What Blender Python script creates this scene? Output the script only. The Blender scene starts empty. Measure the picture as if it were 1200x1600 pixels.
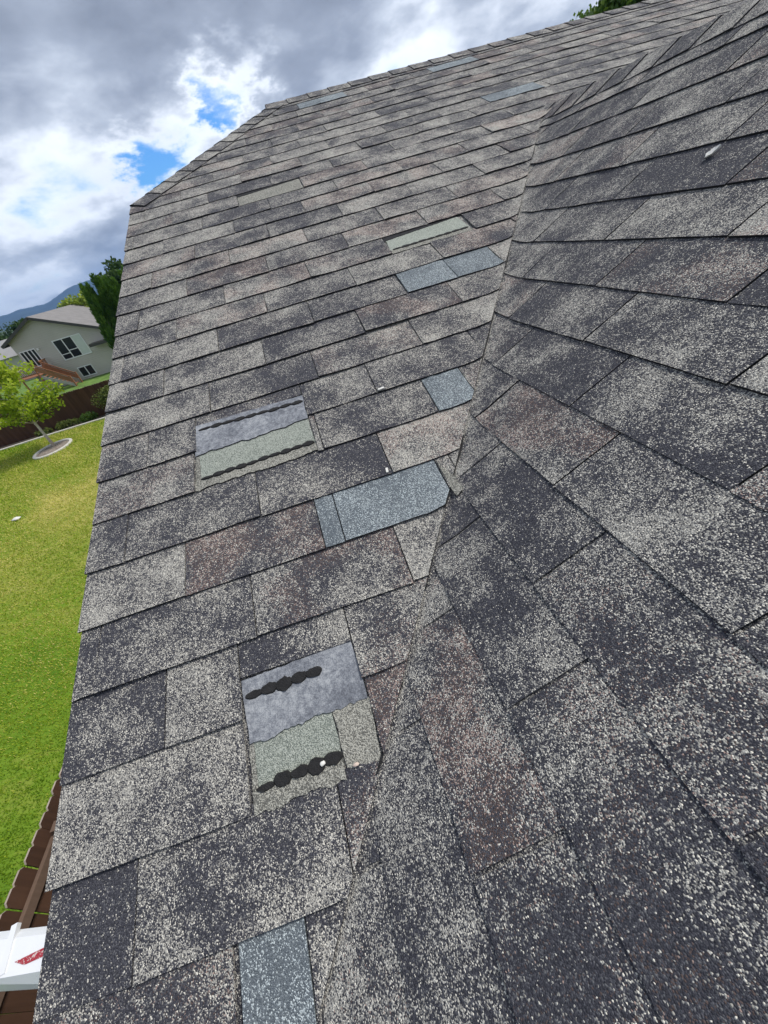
import bpy, bmesh, math, random
import numpy as np
from mathutils import Vector, Matrix
random.seed(7); rng = np.random.default_rng(11)
scn = bpy.context.scene
C = scn.collection

# ------------------------------------------------------------------ camera
CAM = np.array((0.60281, -0.458326, 0.539613))
ROT = ((0.9458216345926097, 0.320573946006198, -0.05151485881317645),
       (-0.2352723003452485, 0.5673321828761303, -0.7891648363701425),
       (-0.22375964834344336, 0.7585291948335624, 0.6120172222725421))
cd = bpy.data.cameras.new('camera'); cam = bpy.data.objects.new('camera', cd); C.objects.link(cam)
cd.sensor_fit = 'HORIZONTAL'; cd.sensor_width = 36.0; cd.lens = 17.16564
cd.clip_start = 0.02; cd.clip_end = 30000
M = Matrix(ROT).to_4x4(); M.translation = Vector(CAM); cam.matrix_world = M
scn.camera = cam
scn.cycles.max_bounces = 5; scn.cycles.diffuse_bounces = 2; scn.cycles.glossy_bounces = 2; scn.cycles.transmission_bounces = 2; scn.cycles.volume_bounces = 0
scn.render.resolution_x = 768; scn.render.resolution_y = 1024

# ------------------------------------------------------------------ light and exposure
SUN_EL, SUN_AZ = math.radians(56), math.radians(82)      # azimuth clockwise from +Y
sd = bpy.data.lights.new('sun', 'SUN'); sun = bpy.data.objects.new('sun', sd); C.objects.link(sun)
sd.energy = 1.5; sd.angle = math.radians(12); sd.color = (1.0, 0.97, 0.92)
sdir = Vector((math.sin(SUN_AZ)*math.cos(SUN_EL), math.cos(SUN_AZ)*math.cos(SUN_EL), math.sin(SUN_EL)))
sun.rotation_euler = sdir.to_track_quat('Z', 'Y').to_euler()
sun.location = (0, 0, 30)
scn.view_settings.view_transform = 'Standard'; scn.view_settings.look = 'None'
scn.view_settings.exposure = 1.12; scn.view_settings.gamma = 1.0
scn.view_settings.use_curve_mapping = False


class NT:
    """small helper around a node tree"""
    def __init__(s, t): s.t = t; s.n = t.nodes; s.l = t.links
    def new(s, typ, **kw):
        n = s.n.new(typ)
        for k, v in kw.items(): setattr(n, k, v)
        return n
    def set(s, sock, v):
        if isinstance(v, bpy.types.NodeSocket): s.l.new(v, sock)
        else: sock.default_value = v
    def math(s, op, a, b=0.0, c=None, clamp=False):
        n = s.new('ShaderNodeMath', operation=op, use_clamp=clamp)
        s.set(n.inputs[0], a); s.set(n.inputs[1], b)
        if c is not None: s.set(n.inputs[2], c)
        return n.outputs[0]
    def vmath(s, op, a, b=(0, 0, 0), scale=None):
        n = s.new('ShaderNodeVectorMath', operation=op)
        s.set(n.inputs[0], a); s.set(n.inputs[1], b)
        if scale is not None: s.set(n.inputs['Scale'], scale)
        return n.outputs['Value'] if op in ('LENGTH', 'DOT_PRODUCT', 'DISTANCE') else n.outputs[0]
    def noise(s, vec, scale, detail=2.0, rough=0.5, dist=0.0):
        n = s.new('ShaderNodeTexNoise'); s.set(n.inputs['Vector'], vec)
        s.set(n.inputs['Scale'], scale); s.set(n.inputs['Detail'], detail)
        s.set(n.inputs['Roughness'], rough); s.set(n.inputs['Distortion'], dist)
        return n.outputs['Fac']
    def ramp(s, f, stops, interp='LINEAR'):
        n = s.new('ShaderNodeValToRGB'); e = n.color_ramp; e.interpolation = interp
        while len(e.elements) < len(stops): e.elements.new(0.5)
        for el, (p, c) in zip(e.elements, stops):
            el.position = p; el.color = (*c, 1) if len(c) == 3 else c
        s.set(n.inputs[0], f); return n.outputs[0]
    def mix(s, f, a, b, blend='MIX'):
        n = s.new('ShaderNodeMix', data_type='RGBA', blend_type=blend)
        s.set(n.inputs[0], f); s.set(n.inputs[6], a if not isinstance(a, tuple) else (*a, 1)[:4])
        s.set(n.inputs[7], b if not isinstance(b, tuple) else (*b, 1)[:4]); return n.outputs[2]
    def rng(s, v, a, b, c, d, smooth=True):
        n = s.new('ShaderNodeMapRange', interpolation_type='SMOOTHSTEP' if smooth else 'LINEAR')
        for i, x in enumerate((v, a, b, c, d)): s.set(n.inputs[i], x)
        return n.outputs[0]
    def sep(s, v):
        n = s.new('ShaderNodeSeparateXYZ'); s.set(n.inputs[0], v); return n.outputs
    def comb(s, x, y, z):
        n = s.new('ShaderNodeCombineXYZ')
        for i, v in enumerate((x, y, z)): s.set(n.inputs[i], v)
        return n.outputs[0]


# ------------------------------------------------------------------ world: broken cumulus over a blue sky
w = bpy.data.worlds.new('World'); scn.world = w; w.use_nodes = True
t = NT(w.node_tree); t.n.clear()
sky = t.new('ShaderNodeTexSky', sky_type='NISHITA', sun_disc=False)
sky.sun_elevation = SUN_EL; sky.sun_rotation = SUN_AZ
sky.air_density = 1.2; sky.dust_density = 0.3; sky.ozone_density = 3.0
tc = t.new('ShaderNodeTexCoord'); D = tc.outputs['Generated']
z = t.sep(D)[2]; zc = t.math('MAXIMUM', z, 0.0)
den = t.math('ADD', zc, 0.42)
sx, sy, _ = t.sep(D)
P = t.comb(t.math('DIVIDE', sx, den), t.math('DIVIDE', sy, den), t.math('MULTIPLY', zc, 2.0))
PD = t.vmath('ADD', P, (13.1, 4.4, 2.0))
v1 = t.noise(PD, 1.7, 6.0, 0.52, 0.1)
v2 = t.noise(t.vmath('ADD', PD, (7, 3, 1)), 4.6, 6.0, 0.53, 0.1)
v = t.math('ADD', t.math('MULTIPLY', v1, 0.64), t.math('MULTIPLY', v2, 0.40))       # ~0.52 mean
# wisps push the gap edges about
wob = t.vmath('ADD', D, t.vmath('SCALE', t.vmath('SUBTRACT', t.comb(t.noise(PD, 13.0, 4.0, 0.62), v2, t.noise(PD, 8.0, 4.0, 0.6)), (0.5, 0.5, 0.5)), scale=0.20))
gap = None
for d0, rad, amp in (((-0.165, 0.972, 0.160), 0.040, 0.135), ((-0.02, 0.97, 0.238), 0.036, 0.19), ((0.055, 0.97, 0.225), 0.034, 0.15),
                     ((0.00, 0.98, 0.185), 0.030, 0.16), ((-0.10, 0.975, 0.175), 0.05, 0.05), ((-0.05, 0.98, 0.20), 0.12, 0.05),
                     ((0.30, 0.93, 0.20), 0.17, 0.06), ((-0.43, 0.90, 0.075), 0.10, 0.09), ((-0.30, 0.95, 0.08), 0.10, 0.02), ((-0.22, 0.955, 0.12), 0.10, 0.02),
                     ((0.62, 0.74, 0.20), 0.20, 0.06)):
    r = t.vmath('DISTANCE', wob, d0)
    g = t.math('MULTIPLY', t.rng(r, 0.0, rad * 2.0, 1.0, 0.0), amp)
    gap = g if gap is None else t.math('ADD', gap, g)
band = t.rng(z, 0.17, 0.32, 0.0, 0.10)                 # heavier deck higher up
thick = t.math('SUBTRACT', t.math('ADD', v, band), gap)
cov = t.rng(thick, 0.28, 0.42, 0.0, 1.0)
cl = t.ramp(t.rng(thick, 0.34, 0.74, 0.0, 1.0, False),
            [(0.0, (0.58, 0.60, 0.63)), (0.22, (0.47, 0.50, 0.55)), (0.42, (0.29, 0.32, 0.375)), (0.66, (0.19, 0.215, 0.265)), (1.0, (0.14, 0.16, 0.20))])
# soft relief inside the cloud mass
cl = t.mix(1.0, cl, t.ramp(v2, [(0.30, (1.20, 1.20, 1.19)), (0.64, (0.90, 0.91, 0.93))]), 'MULTIPLY')
skc = t.new('ShaderNodeVectorMath', operation='SCALE'); t.l.new(sky.outputs[0], skc.inputs[0]); skc.inputs['Scale'].default_value = 0.10
skb = t.mix(1.0, skc.outputs[0], (0.26, 0.52, 0.84), 'MULTIPLY')
col = t.mix(cov, skb, cl)
bg = t.new('ShaderNodeBackground'); t.l.new(col, bg.inputs[0]); bg.inputs[1].default_value = 1.0
out = t.new('ShaderNodeOutputWorld'); t.l.new(bg.outputs[0], out.inputs[0])


# ------------------------------------------------------------------ materials
def mat(name, rough=0.8, spec=0.3):
    m = bpy.data.materials.new(name); m.use_nodes = True
    b = m.node_tree.nodes['Principled BSDF']; b.inputs['Roughness'].default_value = rough
    b.inputs['Specular IOR Level'].default_value = spec
    return m, NT(m.node_tree), b

def plain(name, col, rough=0.7, var=0.12, scale=6.0, spec=0.3, bump=0.0):
    m, t, b = mat(name, rough, spec)
    p = t.new('ShaderNodeNewGeometry').outputs['Position']
    n = t.noise(p, scale, 5.0, 0.6)
    a = tuple(c * (1 - var) for c in col); c2 = tuple(min(1, c * (1 + var)) for c in col)
    t.l.new(t.ramp(n, [(0.3, a), (0.7, c2)]), b.inputs['Base Color'])
    if bump:
        bn = t.new('ShaderNodeBump'); bn.inputs['Strength'].default_value = bump; bn.inputs['Distance'].default_value = 0.01
        t.l.new(t.noise(p, scale * 6, 4.0), bn.inputs['Height']); t.l.new(bn.outputs[0], b.inputs['Normal'])
    return m

def granule(name, darks, lights, reds=None, base=None, gscale=680.0, nz=0.85):
    """mineral granules: voronoi cells picked light or dark; per-shingle blend in the 'tint' attribute (lightness, red, seed)"""
    m, t, b = mat(name, 0.88, 0.35)
    p = t.new('ShaderNodeNewGeometry').outputs['Position']
    vo = t.new('ShaderNodeTexVoronoi', feature='F1'); t.l.new(p, vo.inputs['Vector']); vo.inputs['Scale'].default_value = gscale
    cr, cg, cb = t.sep(vo.outputs['Color'])
    at = t.new('ShaderNodeAttribute', attribute_name='tint'); L, Rd, S = t.sep(at.outputs['Color'])
    off = t.comb(t.math('MULTIPLY', S, 41.0), t.math('MULTIPLY', S, 17.0), t.math('MULTIPLY', S, 29.0))
    q = t.vmath('ADD', p, off)
    n1 = t.noise(q, 8.0, 1.0, 0.55); n2 = t.noise(q, 36.0, 2.0, 0.6); n3 = t.noise(q, 135.0, 1.0, 0.6)
    f = t.math('ADD', t.math('MULTIPLY', t.math('SUBTRACT', n1, 0.5), nz * 1.75), t.math('MULTIPLY', t.math('SUBTRACT', n2, 0.5), nz * 1.1))
    f = t.math('ADD', f, t.math('MULTIPLY', t.math('SUBTRACT', n3, 0.5), nz * 1.1))
    dens = t.math('ADD', L, f)
    dens = t.math('MAXIMUM', dens, 0.045)
    is_l = t.math('LESS_THAN', cr, dens)
    dk = t.ramp(cb, darks); li = t.ramp(cg, lights)
    if reds:
        n4 = t.noise(t.vmath('ADD', q, (3, 1, 2)), 9.0, 0.0)
        rf = t.math('MULTIPLY', Rd, t.rng(n4, 0.36, 0.60, 0.0, 1.0))
        isr = t.math('LESS_THAN', cb, t.math('MULTIPLY', rf, 0.62))
        dk = t.mix(isr, dk, reds[0]); li = t.mix(t.math('LESS_THAN', cg, t.math('MULTIPLY', rf, 0.62)), li, reds[1])
    col = t.mix(is_l, dk, li)
    t.l.new(col, b.inputs['Base Color'])
    bn = t.new('ShaderNodeBump'); bn.inputs['Strength'].default_value = 0.75; bn.inputs['Distance'].default_value = 0.0022
    h = t.math('ADD', t.math('MULTIPLY', vo.outputs['Distance'], -1.0), t.math('MULTIPLY', cr, -0.35))
    t.l.new(h, bn.inputs['Height']); t.l.new(bn.outputs[0], b.inputs['Normal'])
    return m

M_SH = granule('shingle_granules', [(0.0, (0.032, 0.032, 0.040)), (0.55, (0.054, 0.053, 0.065)), (0.88, (0.100, 0.099, 0.112)), (1.0, (0.18, 0.178, 0.18))],
               [(0.0, (0.14, 0.137, 0.134)), (0.35, (0.36, 0.340, 0.300)), (0.7, (0.48, 0.458, 0.41)), (1.0, (0.90, 0.845, 0.72))],
               ((0.105, 0.075, 0.068), (0.38, 0.275, 0.235)))
M_BLUE = granule('replacement_shingle_granules', [(0.0, (0.095, 0.112, 0.126)), (1.0, (0.20, 0.226, 0.245))],
                 [(0.0, (0.25, 0.285, 0.30)), (1.0, (0.68, 0.745, 0.745))], nz=0.35, gscale=700)
M_GREEN = granule('unweathered_headlap_granules', [(0.0, (0.16, 0.18, 0.155)), (1.0, (0.28, 0.305, 0.26))],
                  [(0.0, (0.34, 0.37, 0.31)), (1.0, (0.58, 0.60, 0.52))], nz=0.22, gscale=760)
M_DUST = granule('dusty_granules', [(0.0, (0.12, 0.115, 0.10)), (1.0, (0.22, 0.215, 0.19))],
                 [(0.0, (0.34, 0.33, 0.28)), (1.0, (0.58, 0.56, 0.48))], nz=0.3, gscale=700)
M_BUTT = plain('asphalt_cut_edge', (0.018, 0.018, 0.020), 0.85, 0.4, 60)
M_SEAL = plain('asphalt_sealant', (0.022, 0.021, 0.021), 0.75, 0.3, 90, bump=0.5)

def felt_material():
    m, t, b = mat('grey_backing_felt', 0.9, 0.2)
    p = t.new('ShaderNodeNewGeometry').outputs['Position']
    n = t.noise(p, 90, 5.0, 0.75); n2 = t.noise(p, 480, 2.0, 0.7); n3 = t.noise(p, 12, 3.0)
    f = t.math('ADD', t.math('MULTIPLY', n, 0.5), t.math('ADD', t.math('MULTIPLY', n2, 0.35), t.math('MULTIPLY', n3, 0.3)))
    t.l.new(t.ramp(f, [(0.45, (0.095, 0.10, 0.115)), (0.57, (0.20, 0.21, 0.232)), (0.70, (0.40, 0.41, 0.42))]), b.inputs['Base Color'])
    bn = t.new('ShaderNodeBump'); bn.inputs['Strength'].default_value = 0.4; bn.inputs['Distance'].default_value = 0.002
    t.l.new(n2, bn.inputs['Height']); t.l.new(bn.outputs[0], b.inputs['Normal'])
    return m
M_FELT = felt_material()


# ------------------------------------------------------------------ mesh helpers
WORLD_ORG = {}
def org(parent): return WORLD_ORG.get(parent.name, np.zeros(3)) if parent else np.zeros(3)

def props(o, label=None, cat=None, group=None, kind=None):
    if label: o['label'] = label
    if cat: o['category'] = cat
    if group: o['group'] = group
    if kind: o['kind'] = kind
    return o

def empty(name, loc, label=None, cat=None, group=None):
    o = bpy.data.objects.new(name, None); C.objects.link(o); o.location = loc; o.empty_display_size = 0.2
    WORLD_ORG[o.name] = np.array(loc, float); return props(o, label, cat, group)

def mk(name, verts, faces, mats, parent=None, mi=None, tint=None, smooth=False, center=True, **kw):
    v = np.asarray(verts, float).reshape(-1, 3)
    c = (v.min(0) + v.max(0)) / 2 if center else np.zeros(3)
    me = bpy.data.meshes.new(name); me.from_pydata((v - c).tolist(), [], [list(map(int, f)) for f in faces])
    for m in (mats if isinstance(mats, (list, tuple)) else [mats]): me.materials.append(m)
    if mi is not None: me.polygons.foreach_set('material_index', np.asarray(mi, np.int32))
    if smooth: me.polygons.foreach_set('use_smooth', np.ones(len(me.polygons), bool))
    if tint is not None:
        a = me.attributes.new('tint', 'FLOAT_COLOR', 'POINT')
        tt = np.ones((len(v), 4), np.float32); tt[:, :3] = tint; a.data.foreach_set('color', tt.ravel())
    me.update()
    o = bpy.data.objects.new(name, me); C.objects.link(o)
    if parent is not None: o.parent = parent
    o.location = c - org(parent); WORLD_ORG[o.name] = c.copy()
    return props(o, **kw)

def box_vf(x0, x1, y0, y1, z0, z1):
    v = [(x, y, z) for z in (z0, z1) for y in (y0, y1) for x in (x0, x1)]
    f = [(0, 2, 3, 1), (4, 5, 7, 6), (0, 1, 5, 4), (2, 6, 7, 3), (0, 4, 6, 2), (1, 3, 7, 5)]
    return v, f

def join_vf(parts):
    V, F = [], []
    for v, f in parts:
        o = len(V); V += list(v); F += [tuple(i + o for i in q) for q in f]
    return V, F

def box(name, x0, x1, y0, y1, z0, z1, m, parent=None, **kw):
    v, f = box_vf(x0, x1, y0, y1, z0, z1); return mk(name, v, f, m, parent, **kw)

def beam_vf(a, b, w, h, up=(0, 0, 1)):
    a, b = np.array(a, float), np.array(b, float); d = b - a; d /= np.linalg.norm(d)
    s = np.cross(d, up); s /= np.linalg.norm(s); u = np.cross(s, d)
    v = [tuple(p + s * i * w / 2 + u * j * h / 2) for p in (a, b) for j in (-1, 1) for i in (-1, 1)]
    return v, [(0, 1, 3, 2), (4, 6, 7, 5), (0, 4, 5, 1), (2, 3, 7, 6), (0, 2, 6, 4), (1, 5, 7, 3)]

def tube_vf(pts, rads, n=8):
    pts = [np.array(p, float) for p in pts]; V, F = [], []
    for i, p in enumerate(pts):
        d = pts[min(i + 1, len(pts) - 1)] - pts[max(i - 1, 0)]; d /= np.linalg.norm(d)
        a = np.cross(d, (0.3, 0.9, 0.1)); a /= np.linalg.norm(a); b = np.cross(d, a)
        for k in range(n):
            th = 2 * math.pi * k / n; V.append(tuple(p + rads[i] * (math.cos(th) * a + math.sin(th) * b)))
    for i in range(len(pts) - 1):
        for k in range(n): F.append((i * n + k, i * n + (k + 1) % n, (i + 1) * n + (k + 1) % n, (i + 1) * n + k))
    F.append(tuple(range(n))[::-1]); F.append(tuple((len(pts) - 1) * n + k for k in range(n)))
    return V, F

# ------------------------------------------------------------------ ground
GZ = -5.0
def lawn_material():
    m, t, b = mat('lawn', 0.9, 0.15)
    p = t.new('ShaderNodeNewGeometry').outputs['Position']
    big = t.noise(p, 0.30, 4.0, 0.6, 0.4); mid = t.noise(p, 1.6, 5.0, 0.65, 0.5)
    st = t.new('ShaderNodeMapping'); st.inputs['Scale'].default_value = (0.7, 3.2, 1.0); st.inputs['Rotation'].default_value = (0, 0, 0.5); t.l.new(p, st.inputs[0])
    n = t.noise(st.outputs[0], 3.5, 5.0, 0.6, 0.3)
    f = t.math('ADD', t.math('MULTIPLY', big, 0.75), t.math('ADD', t.math('MULTIPLY', mid, 0.3), t.math('MULTIPLY', n, 0.28)))
    y = t.sep(p)[1]                                        # the lawn is drier towards the back fence
    f = t.math('ADD', f, t.rng(y, 4.0, 12.0, -0.10, 0.07))
    t.l.new(t.ramp(f, [(0.44, (0.085, 0.18, 0.012)), (0.60, (0.16, 0.26, 0.022)), (0.72, (0.27, 0.30, 0.055)), (0.90, (0.50, 0.44, 0.14))]), b.inputs['Base Color'])
    return m
M_LAWN = lawn_material()
M_LAND = plain('far_land', (0.07, 0.10, 0.045), 0.95, 0.5, 0.02)
def grid_sheet(name, x0, x1, y0, y1, z, m, nx=1, ny=1, **kw):
    V = [(x0 + (x1 - x0) * i / nx, y0 + (y1 - y0) * j / ny, z) for j in range(ny + 1) for i in range(nx + 1)]
    F = [(j * (nx + 1) + i, j * (nx + 1) + i + 1, (j + 1) * (nx + 1) + i + 1, (j + 1) * (nx + 1) + i) for j in range(ny) for i in range(nx)]
    return mk(name, V, F, m, **kw)
grid_sheet('ground', -5400, 5400, -400, 5400, GZ - 0.03, M_LAND, 8, 8, kind='structure')
grid_sheet('lawn', -45, -3.36, -6, 24.4, GZ, M_LAWN, kind='structure')
grid_sheet('neighbour_lawn', -60, 10, 25.5, 60, GZ + 0.004, plain('neighbour_grass', (0.13, 0.22, 0.045), 0.9, 0.35, 1.2), kind='structure')
M_DIRT = plain('bare_soil', (0.075, 0.060, 0.045), 0.95, 0.4, 8, bump=0.6)
grid_sheet('side_yard', -3.36, 0.4, -6, 24.4, GZ + 0.004, M_DIRT, kind='structure')
grid_sheet('planting_bed', -45, 0.4, 24.4, 25.36, GZ + 0.006, M_DIRT, kind='structure')

# mountains behind the houses: an elevation profile by azimuth turned into real relief 4 km away
def mountains():
    az = np.radians([-75, -60, -45, -36, -29.9, -27.5, -26, -24.5, -23.3, -21.5, -20.2, -18, -14, -8, 0, 10, 25, 45, 70])
    el = np.array([.010, .014, .016, .018, .0185, .0205, .0185, .023, .030, .034, .0345, .031, .024, .018, .020, .016, .018, .014, .010])
    A = np.linspace(az[0], az[-1], 420); E = np.interp(A, az, el)
    for fr, am in ((60, .0012), (140, .0008), (330, .0004)):
        E = E + am * np.sin(A * fr + fr) * np.sin(A * fr * 0.37 + 1.3)
    R = np.linspace(2600, 5200, 34); V = []; F = []
    for j, r in enumerate(R):
        u = (r - 2600) / (4200 - 2600); s = np.clip(u, 0, 1) ** 1.35 if u <= 1 else max(0, 1 - (u - 1) * 1.2)
        rid = 1 + 0.10 * np.sin(A * 90 + r * .004) * (1 - abs(2 * np.clip(u, 0, 1) - 1)) + 0.06 * np.sin(A * 230 + r * .011) * (1 - np.clip(u, 0, 1))
        h = (E * 4200 + 5.5) * np.clip(s * rid, 0, 1.0) - 5.6
        for a, hh in zip(A, h): V.append((CAM[0] + r * math.sin(a), CAM[1] + r * math.cos(a), hh))
    n = len(A)
    for j in range(len(R) - 1):
        for i in range(n - 1): F.append((j * n + i, j * n + i + 1, (j + 1) * n + i + 1, (j + 1) * n + i))
    m = plain('forested_slope', (0.030, 0.050, 0.050), 0.95, 0.45, 0.006)
    mk('mountains', V, F, m, smooth=True, kind='structure')
mountains()

# ------------------------------------------------------------------ roof geometry
E_ = 0.127; TAB = 0.3048
PA, PB = 0.38561123, 0.5038403
TA, TB = math.tan(PA), math.tan(PB)
XB = 0.68954843; T0 = 1.28082312
S_RIDGE = 26.25 * E_; S_EAVE = -6 * E_
YR, ZR = S_RIDGE * math.cos(PA), S_RIDGE * math.sin(PA)
YE, ZE = S_EAVE * math.cos(PA), S_EAVE * math.sin(PA)
T_R = T0 + 2.36 * E_
XR2, ZR2 = XB + T_R * math.cos(PB), T_R * math.sin(PB)        # cross gable ridge
YV = ZR2 / TA                                                   # where that ridge runs into the main slope
S_HIP = 17.85 * E_; YH, ZH = S_HIP * math.cos(PA), S_HIP * math.sin(PA)
X_HIP = 0.90
X_END = 7.5
KS = 0.030
def smax(a, b):
    h = np.maximum(KS - np.abs(a - b), 0) / KS
    return np.maximum(a, b) + h * h * KS / 4
def zB(x): return np.minimum((x - XB) * TB, (2 * XR2 - x - XB) * TB)
def H(x, y):
    x, y = np.asarray(x, float), np.asarray(y, float)
    return smax(y * TA, zB(x))
NA = np.array((0, -math.sin(PA), math.cos(PA))); NBW = np.array((-math.sin(PB), 0, math.cos(PB))); NBE = np.array((math.sin(PB), 0, math.cos(PB)))
def surfA(x, s, d=0.0):
    x, s, d = np.broadcast_arrays(np.asarray(x, float), np.asarray(s, float), np.asarray(d, float))
    y = s * math.cos(PA); z = H(x, y)
    return np.stack([x, y, z], -1) + d[..., None] * NA
def surfB(y, tt, d=0.0, east=False):
    y, tt, d = np.broadcast_arrays(np.asarray(y, float), np.asarray(tt, float), np.asarray(d, float))
    x = XB + tt * math.cos(PB)
    if east: x = 2 * XR2 - x
    z = np.where(y > YE, H(x, np.maximum(y, YE)), zB(x))
    return np.stack([x, y, z], -1) + d[..., None] * (NBE if east else NBW)

HX, HY, HZ = 3.6, 2.6, GZ
house = empty('house', (HX, HY, GZ), 'house whose weathered dark shingle roof with missing and replaced tabs fills the picture', 'house')

# deck below the shingles (front slope with the cross gable, back slope, clipped gable end)
def build_deck():
    V, F, mi = [], [], []
    xs = np.unique(np.concatenate([np.linspace(0.0, 2.4, 120), np.linspace(2.4, X_END, 60)]))
    ny = 130
    for x in xs:
        ymax = YR if x >= X_HIP else YH + (YR - YH) * x / X_HIP
        for k in range(ny + 1):
            y = YE + (ymax - YE) * k / ny; V.append((x, y, float(H(x, y)) - 0.0008))
    for i in range(len(xs) - 1):
        for k in range(ny): F.append((i * (ny + 1) + k, (i + 1) * (ny + 1) + k, (i + 1) * (ny + 1) + k + 1, i * (ny + 1) + k + 1))
    def quad(*p):
        o = len(V); V.extend(p); F.append(tuple(range(o, o + len(p))))
    yb = 2 * YR - YE; yhb = 2 * YR - YH
    quad((X_HIP, YR, ZR), (X_END, YR, ZR), (X_END, yb, ZE), (0, yb, ZE), (0, yhb, ZH))          # back slope
    quad((0, YH, ZH), (X_HIP, YR, ZR), (0, yhb, ZH))                                              # clipped end
    xw = XB + ZE / TB; xe = 2 * XR2 - xw                                                         # cross wing
    quad((xw, -6, ZE), (XR2, -6, ZR2), (XR2, YE, ZR2), (xw, YE, ZE))
    quad((XR2, -6, ZR2), (xe, -6, ZE), (xe, YE, ZE), (XR2, YE, ZR2))
    return mk('roof', V, F, [M_SH], house, tint=(0.42, 0.0, 0.5))
roof = build_deck()

# projection used only to choose which 300 shingles become separate parts
RW = np.array(ROT).T
def px(P):
    c = (np.asarray(P, float) - CAM) @ RW.T
    zz = np.minimum(c[..., 2], -1e-3)
    return np.stack([600 - 572.188 * c[..., 0] / zz, 800 + 572.188 * c[..., 1] / zz], -1), -c[..., 2]

def clip(poly, a, b, c):
    """keep the side a*u+b*v+c >= 0 of a convex polygon"""
    out = []
    n = len(poly)
    for i in range(n):
        p, q = poly[i], poly[(i + 1) % n]
        fp, fq = a * p[0] + b * p[1] + c, a * q[0] + b * q[1] + c
        if fp >= 0: out.append(p)
        if (fp >= 0) != (fq >= 0):
            k = fp / (fp - fq); out.append((p[0] + k * (q[0] - p[0]), p[1] + k * (q[1] - p[1])))
    return out
def area(p):
    return 0.5 * abs(sum(p[i][0] * p[(i + 1) % len(p)][1] - p[(i + 1) % len(p)][0] * p[i][1] for i in range(len(p))))

def slab(poly, nu, nv, lift, pos, thick=0.0045, jit=0.0, seed=0, drop=None):
    """cut a convex (u,v) polygon into a grid of cells, lift it off the roof by lift(u,v), give it side faces"""
    u = [p[0] for p in poly]; v = [p[1] for p in poly]
    cells = []
    ue = np.linspace(min(u), max(u), nu + 1); ve = np.linspace(min(v), max(v), nv + 1)
    for i in range(nu):
        c1 = clip(clip(poly, 1, 0, -ue[i]), -1, 0, ue[i + 1])
        if len(c1) < 3: continue
        for j in range(nv):
            c2 = clip(clip(c1, 0, 1, -ve[j]), 0, -1, ve[j + 1])
            if len(c2) >= 3 and area(c2) > 1e-8: cells.append(c2)
    idx = {}; P = []; F = []
    for c in cells:
        f = []
        for p in c:
            k = (round(p[0] * 5e3), round(p[1] * 5e3))
            if k not in idx: idx[k] = len(P); P.append(p)
            if idx[k] not in f: f.append(idx[k])
        if len(f) >= 3: F.append(f)
    if not F: return None
    cnt = {}
    for f in F:
        for a, b in zip(f, f[1:] + f[:1]): cnt[(a, b)] = 1
    bd = [(a, b) for (a, b) in cnt if (b, a) not in cnt]
    P = np.array(P); rs = np.random.default_rng(seed)
    Q = P.copy()
    if jit:
        vmin = P[:, 1].min(); low = np.abs(P[:, 1] - vmin) < 1e-4
        Q[low, 1] += rs.normal(0, jit, low.sum())
    d = lift(P[:, 0], P[:, 1]) + (rs.normal(0, 0.0006, len(P)) if jit else 0)
    top = pos(Q[:, 0], Q[:, 1], d)
    bset = sorted({i for e in bd for i in e}); bm_ = {b: len(P) + k for k, b in enumerate(bset)}
    bot = pos(Q[bset, 0], Q[bset, 1], d[bset] - thick)
    V = np.vstack([top, bot]); mi = [0] * len(F); n_face = len(F)
    vlo = P[:, 1].min() + 0.004
    for a, b in bd: F.append([b, a, bm_[a], bm_[b]]); mi.append(1 if (P[a, 1] < vlo and P[b, 1] < vlo) or (abs(P[a, 0] - P[b, 0]) > 4e-4 and abs(P[a, 1] - P[b, 1]) > 4e-4) else 0)
    uv = np.vstack([P, P[bset]])
    return V, F, mi, uv, len(P), n_face

shingles = []      # dicts: V F mi tint area label kind mats
def add(poly, nu, nv, lift, pos, tint, mats=None, flip=False, label=None, name='shingle', thick=0.0045, jit=0.0011, valley=False, keep=False, stuff=False, darksides=False):
    r = slab(poly, nu, nv, lift, pos, thick, jit, seed=len(shingles) + 1)
    if r is None: return
    V, F, mi, uv, n_top, n_face = r
    if flip: F = [f[::-1] for f in F]
    if darksides: mi = [1 if len(f) == 4 and k >= n_face else a for k, (a, f) in enumerate(zip(mi, F))]
    tt = np.tile(np.array(tint, float), (len(V), 1))
    if valley:                                             # grit washed into the valley lies along the cut edge
        dz = np.abs((V[:, 0] - XB) * TB - V[:, 1] * TA)
        tt[:, 0] += 0.30 * np.clip(1 - dz / 0.020, 0, 1)
    p, dep = px(V)
    if dep.min() > 0.02:
        q = np.clip(p, [-20, -20], [1220, 1620]); ar = np.prod(q.max(0) - q.min(0))
        if q[:, 0].max() - q[:, 0].min() < 2 or q[:, 1].max() - q[:, 1].min() < 2: ar = 0
    else: ar = 0 if dep.max() < 0 else 5.0
    shingles.append(dict(V=V, F=F, mi=mi, t=tt, a=1e9 if keep else (0 if stuff else ar), label=label, name=name, mats=mats or [M_SH, M_BUTT]))

def jointA(r): return (0.26 + 0.43 * (9 - r)) % 1.0 - 1.0
def rnd_tint(r, j, salt=0):
    g = random.Random(r * 1009 + j * 9176 + salt * 131)
    L = g.choice([0.20, 0.27, 0.32, 0.36, 0.40, 0.45, 0.50]) + g.uniform(-0.04, 0.04)
    red = g.uniform(0, .12) if g.random() < 0.76 else g.uniform(0.4, 0.8)
    return (L, red, g.random())
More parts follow.
